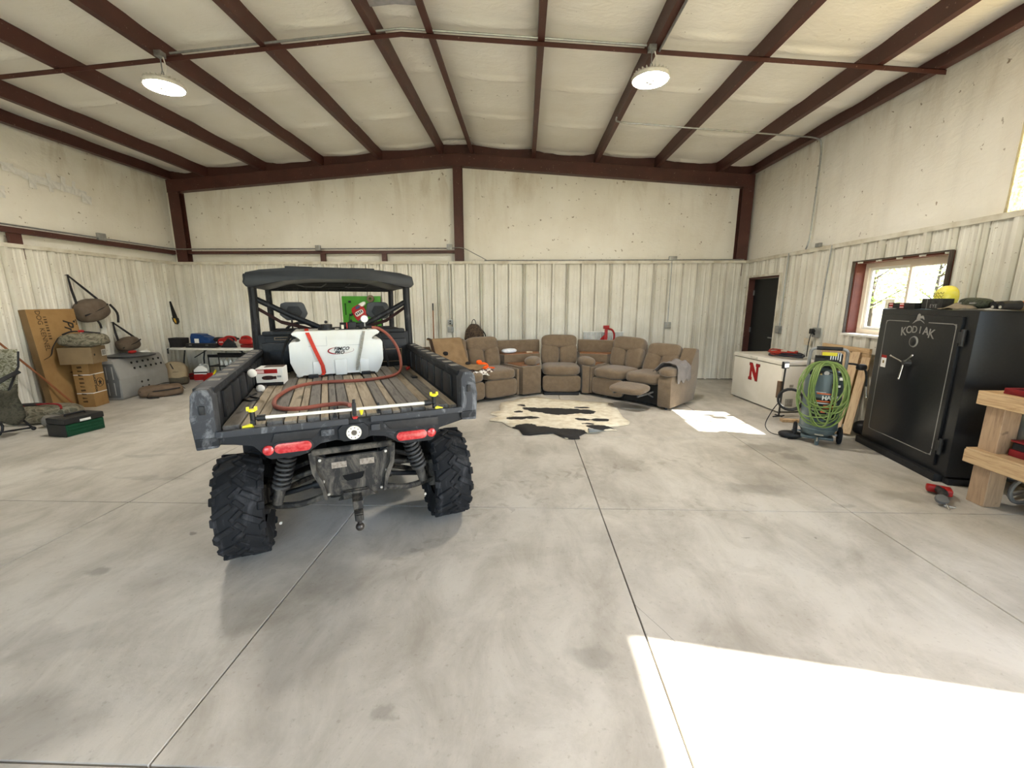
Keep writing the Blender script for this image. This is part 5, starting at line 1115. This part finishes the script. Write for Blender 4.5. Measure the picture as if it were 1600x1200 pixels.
# green hose hung over the handle
pts = []; q = random.Random(11); turns = 13
for k in range(turns*22):
    a = 2*PI*k/22; tn = k/22
    w_ = .165 + .075*math.sin(tn*2.1) ; zb_ = .36 + .12*math.sin(tn*1.3+1); zt_ = .99 + .03*math.sin(tn*2.7); cz = (zb_+zt_)/2; h_ = (zt_-zb_)/2
    sa, ca = math.sin(a), math.cos(a); se_ = .72
    x = w_*math.copysign(abs(sa)**se_, sa)*(1-.12*max(0, ca)) + .05*math.sin(tn*1.7)*(.5-.5*ca); z = cz + h_*math.copysign(abs(ca)**.85, ca)
    tilt = .30*math.sin(tn*2.9)*(.5-.5*math.cos(a))
    x, z = x*math.cos(tilt)-(z-.66)*math.sin(tilt)*.6, .66+(z-.66)*math.cos(tilt)+x*math.sin(tilt)*.6
    f_ = max(0, math.cos(a)); y = -.222 - .035*(.5+.5*math.sin(tn*3.3)) + .165*f_**2
    if z > .93: z = .93 + (z-.93)*.75
    pts.append((x, y, max(z, .235)))
HG = M('green hose rubber', (.25, .36, .10), .5, 0, (.29, .40, .13), 10)
o = B().tube(pts, .0085, 6).obj('air_hose', HG, None, label='bright green air hose coiled over the compressor handle', cat='hose', loc=(3.56, 4.98, 0), rot=(0, 0, -.55))
# black cord coil at the compressor side, air wand on the other
kc = thing('extension_cord', 'black extension cord coiled at the left side of the compressor', 'cord', (3.34, 5.22, 0), -.5)
b = B()
b.tube([(.0+.02*math.sin(k*.7)+.012*(k//20), -.02-.015*(k//20), .50+.125*math.sin(2*PI*k/20)*(1+.04*(k//20))) if False else (.13*math.cos(2*PI*k/20), -.02-.012*(k/20), .48+.13*math.sin(2*PI*k/20)) for k in range(100)], .014, 6)
b.tube(bez([(-.12, -.04, .42), (-.18, -.05, .3), (-.23, -.06, .12), (-.15, -.05, .02), (.02, -.05, .012), (.12, -.1, .012), (.02, -.18, .012)], 7), .006, 6).obj('cord_loop', BLACK, kc)
B().pillow(.05, -.10, .05, .13, .06, .045, 2.6, 7, wob=.015).obj('plug_bundle', BLACK, kc)
aw = thing('blow_gun', 'black air blow gun with bright tip hanging right of the compressor', 'blow gun', (3.86, 4.86, 0))
B().tube(bez([(-.14, .0, .98), (-.06, .0, .97), (.02, -.02, .93), (.06, -.02, .85), (.075, -.02, .72)], 6), .012, 6).pillow(.0, -.01, .94, .05, .04, .035, 3, 7).obj('gun_body', BLACK, aw)
B().cyl((.075, -.02, .73), (.10, -.02, .60), .007).ball((.101, -.02, .595), .013).obj('gun_tip', CHROME, aw)
# lumber behind the compressor
for k in range(4):
    z0 = .80 + k*.068
    B().box(-.018, .018, -.45, .40, 0, .064, .003, 1).obj('lumber_board', LUMBER, None, label=('lowest', 'second lowest', 'second highest', 'topmost')[k]+' of four pine boards stacked on edge below the window', cat='board', group='pine boards below the window', loc=(4.515, 6.03, z0), rot=(0, 0, .03))
for k, (p0, p1) in enumerate((((4.02, 5.30, .0), (4.47, 5.74, .985)), ((4.11, 5.24, .0), (4.50, 5.60, .93)), ((3.98, 5.42, .0), (4.46, 5.86, .96)))):
    p0, p1 = Vector(p0), Vector(p1); d = p1-p0; L_ = d.length
    o = B().box(-.045, .045, 0, L_, -.019, .019, .003, 1).obj('lumber_stud', LUMBER, None, label=('leaning pine stud nearest the compressor wheel', 'leaning pine stud nearest the black safe', 'leaning pine stud farthest behind the compressor')[k], cat='board', group='leaning pine studs')
    o.rotation_mode = 'QUATERNION'; o.rotation_quaternion = d.to_track_quat('Y', 'Z'); o.location = p0 + Vector((0, 0, .02))
B().box(4.14, 4.52, 5.75, 6.12, .002, .36).obj('carton', CARDD, None, smooth=0, label='brown carton on the floor behind the leaning studs', cat='carton')
B().box(4.42, 4.58, 5.70, 6.2, .36, .80).obj('carton', CARD, None, smooth=0, label='tall brown carton under the pine boards against the right wall', cat='carton')
b = B().pillow(0, 0, .09, .13, .1, .09, 2.6, 8, wob=.02); b.obj('black_bag', BLACK, None, label='small black bag on the floor between compressor and safe', cat='bag', loc=(4.38, 5.28, .002))
B().box(0, .42, 0, .09, 0, .038, .003, 1).obj('wood_block', LUMBER, None, label='short pine offcut on the floor in front of the freezer corner', cat='board', loc=(3.66, 5.82, .001), rot=(0, 0, -.15))
bs = thing('work_stand', 'dark metal work stand with white lamp head beside the freezer', 'stand', (3.72, 6.02, 0), .3)
B().tube([(0, 0, .045), (.01, .0, .5), (.02, 0, .78)], .012).cyl((-.1, 0, .035), (.1, 0, .035), .01).cyl((0, -.06, .045), (0, .06, .045), .01).obj('stand_pole', BLACK, bs)
B().box(-.05, .05, -.03, .01, .74, .84, .008).obj('lamp_head', BLACK, bs); B().box(-.035, .035, -.034, -.03, .76, .81).obj('lamp_lens', WHITE, bs)
B().box(-.025, .025, .01, .07, .3, .55, .006).obj('lamp_battery', M('brown plastic', (.16, .10, .06), .5), bs)

# gun safe
SF = M('black safe paint', (.010, .011, .013), .34, 0, (.014, .015, .018), 40, spec=.45)
SIL = M('silver pinstripe', (.42, .41, .38), .4, .2)
sf = thing('gun_safe', 'tall black gun safe with silver pinstripe and three-spoke handle', 'safe', (3.925, 3.775, 0), -.146)
B().box(0, .455, 0, 1.235, .07, 1.60, .012).obj('safe_body', SF, sf)
B().box(-.045, .44, .06, 1.26, .0, .075, .008).box(.02, .44, -.02, .05, .0, .06, .006).obj('safe_base', BLACK, sf)
dr = B().box(-.028, .004, .12, 1.17, .14, 1.545, .008).obj('safe_door', SF, sf)
XD = -.0285
st = B()
def vline(y, z0, z1): st.box(XD-.0015, XD+.001, y-.004, y+.004, z0, z1)
def hline(z, y0, y1): st.box(XD-.0015, XD+.001, y0, y1, z-.004, z+.004)
vline(.165, .29, 1.46); vline(1.085, .25, 1.46); hline(1.475, .20, .49); hline(1.475, .75, 1.05); hline(.225, .21, 1.05)
st.obj('pinstripe', SIL, dr, smooth=0)['kind'] = 'stuff'
for (y, z, sy, sz) in ((.165, 1.475, 1, -1), (1.085, 1.475, -1, -1), (.165, .225, 1, 1), (1.085, .225, -1, 1)):
    B().prism([(y, z), (y+sy*.05, z), (y+sy*.012, z+sz*.012), (y, z+sz*.06)], 0, XD-.0015, XD+.001).obj('corner_flourish', SIL, dr, smooth=0)
for k, chx in enumerate('KODIAK'):
    u = (k-2.5)/2.5; y = .615 - u*.185
    sz = .098 + .028*abs(u)**2
    text('letter', chx, sz, SIL, dr, Matrix.Translation((XD-.0016, y, 1.395-.012*u*u*1.5-(.0 if abs(u) < .9 else .012))) @ Matrix.Rotation(-PI/2, 4, 'Z') @ Matrix.Rotation(PI/2, 4, 'X') @ Matrix.Rotation(-.10*u, 4, 'Z'), bold=.0012)
B().prism([(.70, 1.455), (.64, 1.485), (.60, 1.492), (.54, 1.462), (.56, 1.482), (.615, 1.507), (.66, 1.495)], 0, XD-.0018, XD+.001).prism([(.655, 1.50), (.645, 1.545), (.63, 1.56), (.61, 1.55), (.605, 1.535), (.575, 1.54), (.56, 1.525), (.55, 1.50), (.565, 1.505), (.58, 1.515), (.60, 1.51), (.625, 1.505)], 0, XD-.0018, XD+.001).obj('bear_emblem', SIL, dr, smooth=0)
dl = B().lathe([(0, .016), (.036, .016), (.042, .012), (.047, .006), (.048, 0)], 26, Matrix.Translation((XD, .635, 1.275)) @ Matrix.Rotation(-PI/2, 4, 'Y')).obj('combination_dial', SF, dr)
B().lathe([(.046, .010), (.054, .009), (.057, .0)], 26, Matrix.Translation((XD, .635, 1.275)) @ Matrix.Rotation(-PI/2, 4, 'Y')).obj('dial_ring', SIL, dl)
hb_ = B().cyl((XD, .645, 1.055), (XD-.06, .645, 1.055), .034, .026, 18).obj('handle_hub', M('hub steel', (.2, .2, .2), .3, .8), dr)
for dy, dz in ((.18, .05), (-.12, .09), (.01, -.17)):
    e_ = Vector((XD-.062, .645+dy, 1.055+dz)); B().cyl((XD-.05, .645, 1.055), e_, .009).ball(e_, .013).obj('handle_spoke', CHROME, hb_)
B().box(XD-.0015, XD, .985, 1.065, .955, 1.09).obj('door_sticker', WHITE, dr); B().box(XD-.002, XD, .985, 1.065, 1.06, 1.09).obj('sticker_band', REDP, dr); B().box(XD-.002, XD, 1.012, 1.038, 1.0, 1.03).obj('sticker_print', M('sticker print', (.3, .2, .05), .6), dr)
for z in (1.36, .34): B().cyl((-.025, .085, z-.075), (-.025, .085, z+.075), .016).box(-.03, 0, .085, .13, z-.05, z+.05, .003).obj('hinge', M('hinge black', (.05, .05, .05), .45), sf)
# things on the safe
SFM = Matrix.Translation((3.925, 3.775, 1.602)) @ Matrix.Rotation(-.146, 4, 'Z')
def sthing(name, label, cat, x, y, rz=0.0): return thing(name, label, cat, SFM @ Vector((x, y, 0)), rz-.146)
t = sthing('ammo_box', 'flat black ammunition box with red labels on the safe top', 'box', .10, 1.02)
B().box(-.06, .06, -.20, .20, 0, .062, .004).obj('box_body', BLACK, t)
for y in (.15, -.02):
    B().box(-.062, -.058, y-.03, y+.03, .005, .06).obj('red_label', REDP, t)
    for z in (.012, .042): B().box(-.0635, -.061, y-.028, y+.028, z, z+.008).obj('label_stripe', WHITE, t)
t = sthing('printed_box', 'black printed box standing in front of the window on the safe', 'box', .13, .66)
B().box(-.05, .05, -.13, .13, 0, .105, .003).obj('box_body', M('black card', (.025, .024, .024), .6, 0, (.06, .06, .055), 18), t)
text('lettering', 'EYE', .05, GREY, t, Matrix.Translation((-.0515, -.03, .03)) @ Matrix.Rotation(-PI/2, 4, 'Z') @ Matrix.Rotation(PI/2, 4, 'X'), spacing=1.2)
B().box(-.0515, -.05, .055, .06, 0, .1).obj('silver_edge', SIL, t)
t = sthing('yellow_cap', 'bright yellow rounded cap with scribbled print by the window', 'cap', .34, .86)
B().pillow(0, 0, .12, .07, .115, .118, 2.4, 10).obj('cap_crown', M('yellow cloth', (.92, .82, .10), .6, 0, (.95, .88, .25), 20), t, smooth=70)
b = B()
for k in range(3): b.tube([(-.074 - .004*math.cos(j*.4), -.07+.014*j, .10+.03*k+.012*math.sin(j*1.9+k)) for j in range(11)], .0025, 4)
b.obj('scribbled_print', M('olive print', (.45, .38, .03), .6), t)['kind'] = 'stuff'
t = sthing('camouflage_case', 'dark camouflage gear case lying on the safe top', 'case', .16, .26)
B().pillow(0, .0, .06, .07, .14, .05, 3, 9, wob=.012).obj('case_body', make_camo('green camouflage', [(.012, .014, .01), (.045, .055, .03), (.10, .11, .07), (.03, .035, .02)], 9), t, smooth=60)
for y in (.06, -.05): B().box(-.072, -.062, y-.035, y+.035, .055, .068, .003).obj('case_buckle', SIL, t)
t = sthing('binoculars', 'black binoculars at the right end of the safe top', 'binoculars', .20, .02)
for y in (.035, -.035): B().cyl((-.07, y, .045), (.06, y, .045), .032, .04, 16).obj('barrel', BLACK, t); B().cyl((-.071, y, .03), (-.075, y, .03), .012).obj('lens', M('pale lens', (.6, .58, .5), .2), t)
B().box(-.03, .03, -.03, .03, .05, .075, .006).obj('bridge', BLACK, t)
cloth('tan_strap', 'tan cloth strap trailing along the safe top edge', 'strap', M('tan webbing', (.40, .33, .24), .9), lambda u, v: SFM @ Vector((.04+.06*v, .16+.36*u, .012+.05*math.sin(PI*u)*v+.006*math.sin(u*12))), 14, 4, .006)
t = sthing('orange_knife', 'orange handled knife lying at the right edge of the safe top', 'knife', .36, -.0)
B().tube(bez([(0, -.14, .06), (0, -.05, .075), (0, .05, .07), (0, .1, .055)], 5), .017, 8, flat=.7).obj('knife_handle', M('orange rubber', (.75, .18, .05), .5), t)
B().box(-.04, .04, -.14, .14, 0, .045, .012).obj('knife_sheath', M('tan leather', (.42, .32, .18), .7), t)

# workbench
wb = thing('workbench', 'pine workbench with thick post legs at the right edge', 'workbench', (3.76, 3.50, 0), 0)
B().box(0, .038, -1.5, 0, .845, .94, .004, 1).obj('front_rail', LUMBER, wb); B().box(.038, .78, -.038, 0, .845, .94, .004, 1).obj('end_rail', LUMBER, wb)
for k in range(5): B().box(.0+.157*k, .154+.157*k, -1.5, .0, .94, .958, .003, 1).obj('top_board', LUMBER, wb)
B().box(-.0, .038, -1.5, .01, .34, .45, .004, 1).obj('shelf_rail', LUMBER, wb)
for k in range(5): B().box(.0+.157*k, .154+.157*k, -1.5, .0, .45, .468, .003, 1).obj('shelf_board', LUMBER, wb)
POST = make_wood('post wood', (.46, .31, .19), (.33, .21, .13), (10, 10, 1.2))
for x in (.06, .62):
    for y in (-.17, -1.4): B().box(x, x+.14, y, y+.14, 0, .845, .004, 1).obj('post_leg', POST, wb)
BV = M('dark red steel', (.23, .012, .018), .4, 0, (.3, .02, .025), 12)
vt = thing('red_tray', 'dark red steel tray on the workbench top', 'tray', (3.83, 3.24, .96), 0)
B().box(0, .34, -.30, .14, 0, .012).box(0, .012, -.30, .14, .012, .045, .003).box(.328, .34, -.30, .14, .012, .045, .003).box(.012, .328, .128, .14, .012, .045, .003).box(.012, .328, -.30, -.288, .012, .045, .003).obj('tray_body', BV, vt)
b = B()
for k in range(9): b.cyl((.06+.2*((k*7) % 5)/5, -.25+.04*k, .02), (.14+.2*((k*7) % 5)/5, -.25+.04*k, .024), .009, seg=8)
b.obj('sockets', CHROME, vt)['kind'] = 'stuff'
rc = thing('red_case', 'red and black open tool case on the workbench shelf', 'tool case', (3.88, 3.18, .47), 0)
B().box(0, .4, -.35, .12, 0, .055, .006).obj('case_base', BV, rc); B().box(.01, .39, -.34, .11, .055, .11, .006).obj('case_tray', BLACK, rc); B().box(0, .4, -.35, .12, .115, .13, .004).obj('case_lid', BV, rc)
hz = thing('hose_coil', 'grey hose coil lying on the floor under the workbench', 'hose', (4.17, 3.36, .012), .2)
B().tube([(.10*math.cos(a)*1.3, .02*math.sin(a*.5), .115+.105*math.sin(a)) for a in [2*PI*k/24 for k in range(25)]], .016, 8).tube(bez([(.0, -.12, .02), (.2, -.1, .03), (.35, .0, .02), (.3, .14, .03), (.05, .12, .02)], 6), .016, 8).obj('hose_loop', M('grey hose', (.32, .30, .27), .6), hz)
for k, (y, z) in enumerate(((-.05, .018), (-.16, .018), (-.10, .052))):
    B().cyl((0, 0, 0), (.36, -.34, 0), .017).obj('grey_pipe', M('grey pipe', (.42, .41, .38), .5), None, label=('grey pipe under the workbench nearest the post', 'grey pipe under the workbench farthest from the post', 'grey pipe lying on top of two others under the workbench')[k], cat='pipe', group='pipes under the workbench', loc=(4.06, 3.30+y, z))
# cordless tool on the floor
dt = thing('cordless_tool', 'red and black cordless tool lying on the floor before the bench', 'power tool', (3.60, 3.44, 0), -.58)
dt.scale = (.85, .78, .9)
B().tube(bez([(-.02, .20, .055), (.0, .10, .06), (.0, .0, .06), (-.03, -.10, .055)], 6), [.032, .035, .036, .035, .034, .033, .034, .035, .037, .038, .038, .036, .034, .032, .031, .03, .03, .03, .03], 10).obj('tool_body', M('tool black', (.045, .042, .042), .5), dt)
B().box(-.10, .09, .15, .24, .02, .085, .018).box(.03, .08, .06, .17, .03, .09, .012).obj('red_housing', REDP, dt)
B().lathe([(0, .0), (.05, .0), (.055, .012), (.05, .03), (.0, .034)], 18, Matrix.Translation((-.04, -.15, .045)) @ Matrix.Rotation(.5, 4, 'X')).obj('guard', DGREY, dt)
B().cyl((-.02, -.18, .04), (.0, -.28, .012), .008).box(-.03, .05, -.235, -.225, .02, .035).obj('bright_blade', CHROME, dt)
# ------------------------------------------------------------------ things on the back wall
pb = thing('pegboard', 'green steel tool panel hung on the back wall behind the vehicle', 'tool panel', (-3.94, YB-.04, 1.14), 0)
GREEN = M('bright green paint', (.10, .42, .04), .45, 0, (.08, .36, .035), 5)
B().box(0, .84, -.03, 0, 0, .65, .004).obj('panel', GREEN, pb); B().box(.82, .90, -.02, 0, .0, .16).obj('side_strip', WHITE, pb)
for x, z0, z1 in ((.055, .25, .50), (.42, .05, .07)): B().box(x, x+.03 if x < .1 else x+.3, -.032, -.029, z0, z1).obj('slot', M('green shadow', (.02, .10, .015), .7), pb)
for x, z in ((.17, .25), (.17, .53), (.30, .26), (.22, .27)): B().box(x-.02, x+.03, -.06, -.03, z-.02, z+.025, .004).obj('hook', BLACK, pb)
B().tube(bez([(.16, -.045, .25), (.14, -.05, .15), (.145, -.05, .04)], 5), .006, 6).obj('hanging_cord', BLACK, pb)
tr_ = B().lathe([(.03, 0), (.075, 0), (.075, .05), (.03, .05), (.03, 0)], 24).obj('tape_roll', M('tape roll', (.25, .18, .11), .6), None, label='roll of brown tape hanging at the top of the green panel', cat='tape', loc=(-3.94+.64, YB-.072, 1.735), rot=(PI/2, 0, 0))
bg = thing('printed_bag', 'red, white and blue printed bag hanging on the green panel', 'bag', (-3.94+.40, YB-.135, 1.44), 0, None, (0, -.5, 0))
B().pillow(0, 0, 0, .14, .04, .17, 4, 10, wob=.012).obj('bag_body', M('red print film', (.55, .03, .035), .35, 0, (.62, .05, .05), 6), bg, smooth=60)
B().pillow(0, -.012, -.005, .105, .034, .06, 4, 8, wob=.01).obj('white_panel', WHITE, bg, smooth=60); B().pillow(.03, -.012, .11, .06, .032, .035, 3, 8).obj('blue_panel', M('blue print', (.10, .14, .28), .4), bg, smooth=60)
B().pillow(.0, -.006, -.145, .12, .034, .022, 3, 8).obj('blue_base', MATS['blue print'], bg, smooth=60); B().pillow(.12, .0, .12, .10, .03, .05, 3, 7, wob=.02).obj('white_top', WHITE, bg)
b = B()
for k in range(4): b.box(-.075+.042*k, -.05+.042*k, -.049, -.044, -.025, .025)
b.obj('print_marks', M('dark print', (.03, .03, .06), .5), bg)['kind'] = 'stuff'
br = thing('broom', 'broom with orange-brown handle standing against the back wall', 'broom', (-1.965, 9.02, 0), 0, None, (-.045, 0, 0))
B().cyl((0, 0, .12), (0, 0, 1.50), .013).obj('handle', M('handle wood', (.40, .16, .06), .5), br); B().cyl((0, 0, 1.49), (0, 0, 1.64), .014).obj('handle_tip', BLACK, br)
B().prism([(-.13, .003), (.13, .003), (.10, .15), (-.10, .15)], 1, -.025, .025, .006).obj('broom_head', M('bristles', (.20, .15, .08), .9), br)
cb = thing('camouflage_backpack', 'dark camouflage backpack hanging on the back wall behind the sofa', 'backpack', (-1.08, YB-.16, .86), 0)
CAM3 = make_camo('woodland camouflage', [(.02, .012, .008), (.06, .035, .02), (.19, .12, .07), (.035, .022, .015)], 11)
B().prism([(-.21, .0), (.23, .0), (.19, .20), (.08, .34), (-.07, .35), (-.17, .22)], 1, -.10, .10, .04).obj('bag_body', CAM3, cb); B().pillow(.0, -.10, .12, .13, .04, .11, 3, 8).obj('front_pocket', CAM3, cb)
B().tube(bez([(-.05, .0, .33), (-.03, .0, .41), (.0, .02, .44), (.03, .0, .41), (.05, 0, .33)], 5), .008, 6).obj('carry_loop', STRAP, cb)
B().tube(bez([(.18, .05, .2), (.24, .05, .1), (.25, .04, -.1)], 5), .014, 6).obj('strap', STRAP, cb)
# ribbed white panel and red clamp behind the right sofa
rp = thing('ribbed_panel', 'white ribbed metal panel standing behind the right sofa', 'panel', (1.27, YB-.13, .002), 0)
b = B()
b.sheet(lambda u, v: (.84*u, -.02*(1 if int(u*48) % 2 else 0), 1.04*v), 48, 1); o = b.obj('panel_sheet', M('white ribbed metal', (.70, .71, .70), .4, 0, (.45, .46, .45), 4), rp, smooth=0); solidify(o, .003)
B().box(-.01, .85, -.025, .01, 1.03, 1.05).obj('panel_edge', WHITE, rp)
rk = thing('red_jack', 'red steel jack standing behind the right sofa console', 'jack', (1.70, 8.80, 0), 0)
B().box(-.03, .03, -.02, .02, 0, 1.17, .005).box(-.10, .10, -.08, .08, 0, .03, .005).obj('jack_post', REDP, rk)
B().tube(bez([(.03, 0, 1.12), (.12, 0, 1.10), (.17, 0, 1.0), (.15, 0, .86), (.03, 0, .80)], 6), .02, 8).obj('jack_handle', REDP, rk)
B().prism([(-.17, .84), (-.03, .86), (-.03, 1.0), (-.10, .93)], 1, -.02, .02, .005).box(-.06, .06, -.03, .03, 1.12, 1.19, .006).obj('jack_bracket', REDP, rk)

# ------------------------------------------------------------------ electrics: conduit, boxes, lamps
def conduit(label, pts, r=.0125, n=6):
    return B().tube(pts, r, 8).obj('conduit', GALV, None, label=label, cat='conduit', group='galvanised conduit runs')
cz = lambda x: roof_z(x) + .018
conduit('conduit lying along the ceiling brace between the two lamps', [(-4.05, 5.285, cz(-4.05)-.0), (RIDGE_X, 5.285, cz(RIDGE_X)), (1.33, 5.285, cz(1.33))])
conduit('conduit running along the right ceiling purlin above the right lamp', [(1.475, 5.34, roof_z(1.475)-.02), (1.475, 4.0, roof_z(1.475)-.02), (1.475, 2.2, roof_z(1.475)-.02)])
pts = bez([(1.36, 6.95, roof_z(1.36)-.05), (1.40, 7.12, roof_z(1.4)-.03), (1.55, 7.18, roof_z(1.55)-.022), (1.8, 7.18, roof_z(1.8)-.022)], 6) + [Vector((3.0, 7.2, roof_z(3.0)-.022))] + bez([(4.2, 7.21, roof_z(4.2)-.022), (4.52, 7.21, roof_z(4.5)-.04), (4.585, 7.21, roof_z(4.6)-.16), (4.60, 7.21, 3.8)], 6) + [Vector((4.60, 7.22, 2.8))] + bez([(4.60, 7.23, 2.66), (4.59, 7.25, 2.56), (4.60, 7.29, 2.52)], 5)
conduit('conduit crossing under the purlins and dropping down the right wall', pts)
conduit('conduit running the length of the left wall girt', [(XL+.04, -1.5, 2.775), (XL+.04, 6, 2.775), (XL+.04, 9.0, 2.775), (XL+.12, 9.13, 2.775)])
conduit('conduit running along the back wall girt to the middle post', [(XL+.12, 9.13, 2.775), (-4.4, 9.15, 2.775), (-1.60, 9.15, 2.775)])
conduit('conduit lying on the back wall liner top at right', [(-.85, YB-.02, LZ+.027), (1.0, YB-.02, LZ+.027), (4.55, YB-.02, LZ+.027)], .011)
B().tube(bez([(-1.55, 9.14, 2.775), (-1.30, 9.13, 2.775), (-1.05, 9.12, 2.66), (-.80, 9.13, LZ+.03)], 6), .008, 6).obj('flex_cable', GREY, None, label='grey flexible cable sagging from the middle post box', cat='cable')
def jbox(label, loc, rz, w=.11, h=.11, d=.05, outlet=False):
    t = thing('junction_box', label, 'junction box', loc, rz, 'wall junction boxes')
    B().box(-w/2, w/2, -d, 0, -h/2, h/2, .006).obj('box_body', GALV, t)
    B().box(-w/2+.008, w/2-.008, -d-.004, -d, -h/2+.008, h/2-.008, .002).obj('cover_plate', M('plate grey', (.5, .5, .48), .4, .4), t)
    if outlet:
        for z in (-.025, .025): B().cyl((0, -d-.006, z), (0, -d-.004, z), .017).obj('socket', BLACK if outlet == 2 else M('socket ivory', (.6, .57, .48), .5), t)
    return t
jbox('junction box on the back wall girt above the vehicle', (-4.38, 9.165, 2.79), 0); jbox('junction box on the back wall girt beside the middle post', (-1.58, 9.165, 2.80), 0)
jbox('small junction box at the back wall liner top near the right corner', (3.07, YB-.04, LZ+.055), 0, .16, .08)
jbox('outlet box on the back wall behind the right sofa', (3.06, YB-.035, 1.18), 0, .13, .13, .05, 1)
jbox('upper of two outlet boxes behind the left sofa', (-1.60, YB-.035, 1.235), 0, .11, .11, .05, 2); jbox('lower of two outlet boxes behind the left sofa', (-1.60, YB-.035, 1.08), 0, .12, .12, .05, 1)
jbox('outlet box on the right wall next to the dark door', (XR-.035, 7.71, 1.18), -PI/2, .13, .13, .05, 1); jbox('outlet box on the right wall above the compressor', (XR-.035, 6.72, 1.20), -PI/2, .13, .15, .05, 2)
jbox('junction box on the left wall girt conduit', (XL+.02, 7.55, 2.80), PI/2, .14, .12); jbox('small box on the right wall liner top near the conduit drop', (XR-.03, 6.95, LZ+.04), -PI/2, .1, .06)
conduit('thin conduit dropping to the outlet behind the right sofa', [(3.06, YB-.05, LZ), (3.06, YB-.05, 1.25)], .009)
conduit('thin conduit dropping to the outlets behind the left sofa', [(-1.60, YB-.05, LZ), (-1.61, YB-.05, 1.29)], .009)
conduit('thin conduit dropping to the outlet by the dark door', [(XR-.05, 7.70, LZ), (XR-.05, 7.71, 1.25)], .009)
conduit('thin conduit dropping to the outlet above the compressor', [(XR-.05, 6.66, LZ), (XR-.05, 6.70, 1.8), (XR-.05, 6.72, 1.27)], .009)
B().tube(bez([(-4.35, YB-.05, LZ-.02), (-4.33, YB-.055, 1.9), (-4.35, YB-.055, 1.5), (-4.33, YB-.055, 1.0)], 6), .007, 6).obj('wall_cable', WHITE, None, label='thin white cable hanging down the back wall behind the vehicle', cat='cable')
pl = B().box(-.03, .03, -.05, 0, -.04, .04, .01).tube(bez([(0, -.03, -.03), (.0, -.05, -.2), (.01, -.06, -.4)], 5), .007, 6).obj('plug_adapter', BLACK, None, label='black plug with hanging cord in the outlet above the compressor', cat='plug', loc=(XR-.095, 6.74, 1.22), rot=(0, 0, -PI/2))
B().box(-.085, .085, -.002, .002, -.055, .055).obj('paper_tag', M('paper', (.70, .62, .48), .8, 0, (.55, .47, .35), 40), None, label='pale paper tag pinned to the right wall beside the outlet', cat='paper', loc=(XR-.045, 6.92, 1.04), rot=(.1, 0, -PI/2))
# high-bay lamps
LED = emit('led glow', (1.0, .945, .85), LAMP_STRENGTH)
def highbay(label, x, y, z):
    t = thing('high_bay_lamp', label, 'lamp', (x, y, z), 0, 'high bay lamps')
    CW = M('lamp housing', (.72, .70, .64), .4, .1)
    B().lathe([(0, .115), (.05, .115), (.075, .10), (.085, .06), (.12, .055), (.195, .045), (.205, .03), (.20, .0), (.19, -.002)], 36).obj('lamp_housing', CW, t)
    for k in range(24):
        a = 2*PI*k/24; B().box(.085, .185, -.004, .004, .05, .075).obj('cooling_fin', CW, t, rot=(0, 0, a)) if k == 0 else None
    f0 = [c_ for c_ in t.children if c_.name.startswith('cooling_fin')][0]
    for k in range(1, 24): f_ = f0.copy(); COL.objects.link(f_); f_.parent = t; f_.rotation_euler = (0, 0, 2*PI*k/24)
    B().lathe([(.045, -.004), (.188, -.004), (.188, .004), (.045, .004)], 36).obj('led_ring', LED, t)
    B().cyl((0, 0, -.02), (0, 0, .01), .05, .055, 20).cyl((0, 0, -.04), (0, 0, -.02), .024, .024, 14).obj('sensor', CW, t)
    B().tube([(.012*math.cos(a), 0, .14+.028*math.sin(a)) for a in [2*PI*k/14 for k in range(14)]], .006, 6, True).obj('hanger_hook', GALV, t)
    B().cyl((0, 0, .165), (0, 0, roof_z(x)-.03-z), .006).box(-.04, .04, -.04, .04, roof_z(x)-.06-z, roof_z(x)-.005-z, .004).obj('hanger', GALV, t)
    B().tube(bez([(.03, .0, roof_z(x)-.05-z), (.05, .0, .2), (.03, 0, .12)], 5), .006, 6).obj('lamp_cord', WHITE, t)
    return t
highbay('round glowing high-bay lamp hanging at the left of the ceiling', -4.10, 5.20, 4.06)
highbay('round glowing high-bay lamp hanging at the right of the ceiling', 1.38, 5.24, 4.08)
# label stuck in the window
B().box(-.001, .001, -.07, .07, -.09, .09).obj('pane_label', M('label paper', (.8, .76, .6), .7, 0, (.6, .56, .42), 30), win, loc=(XR+.148, 5.72, 1.62))
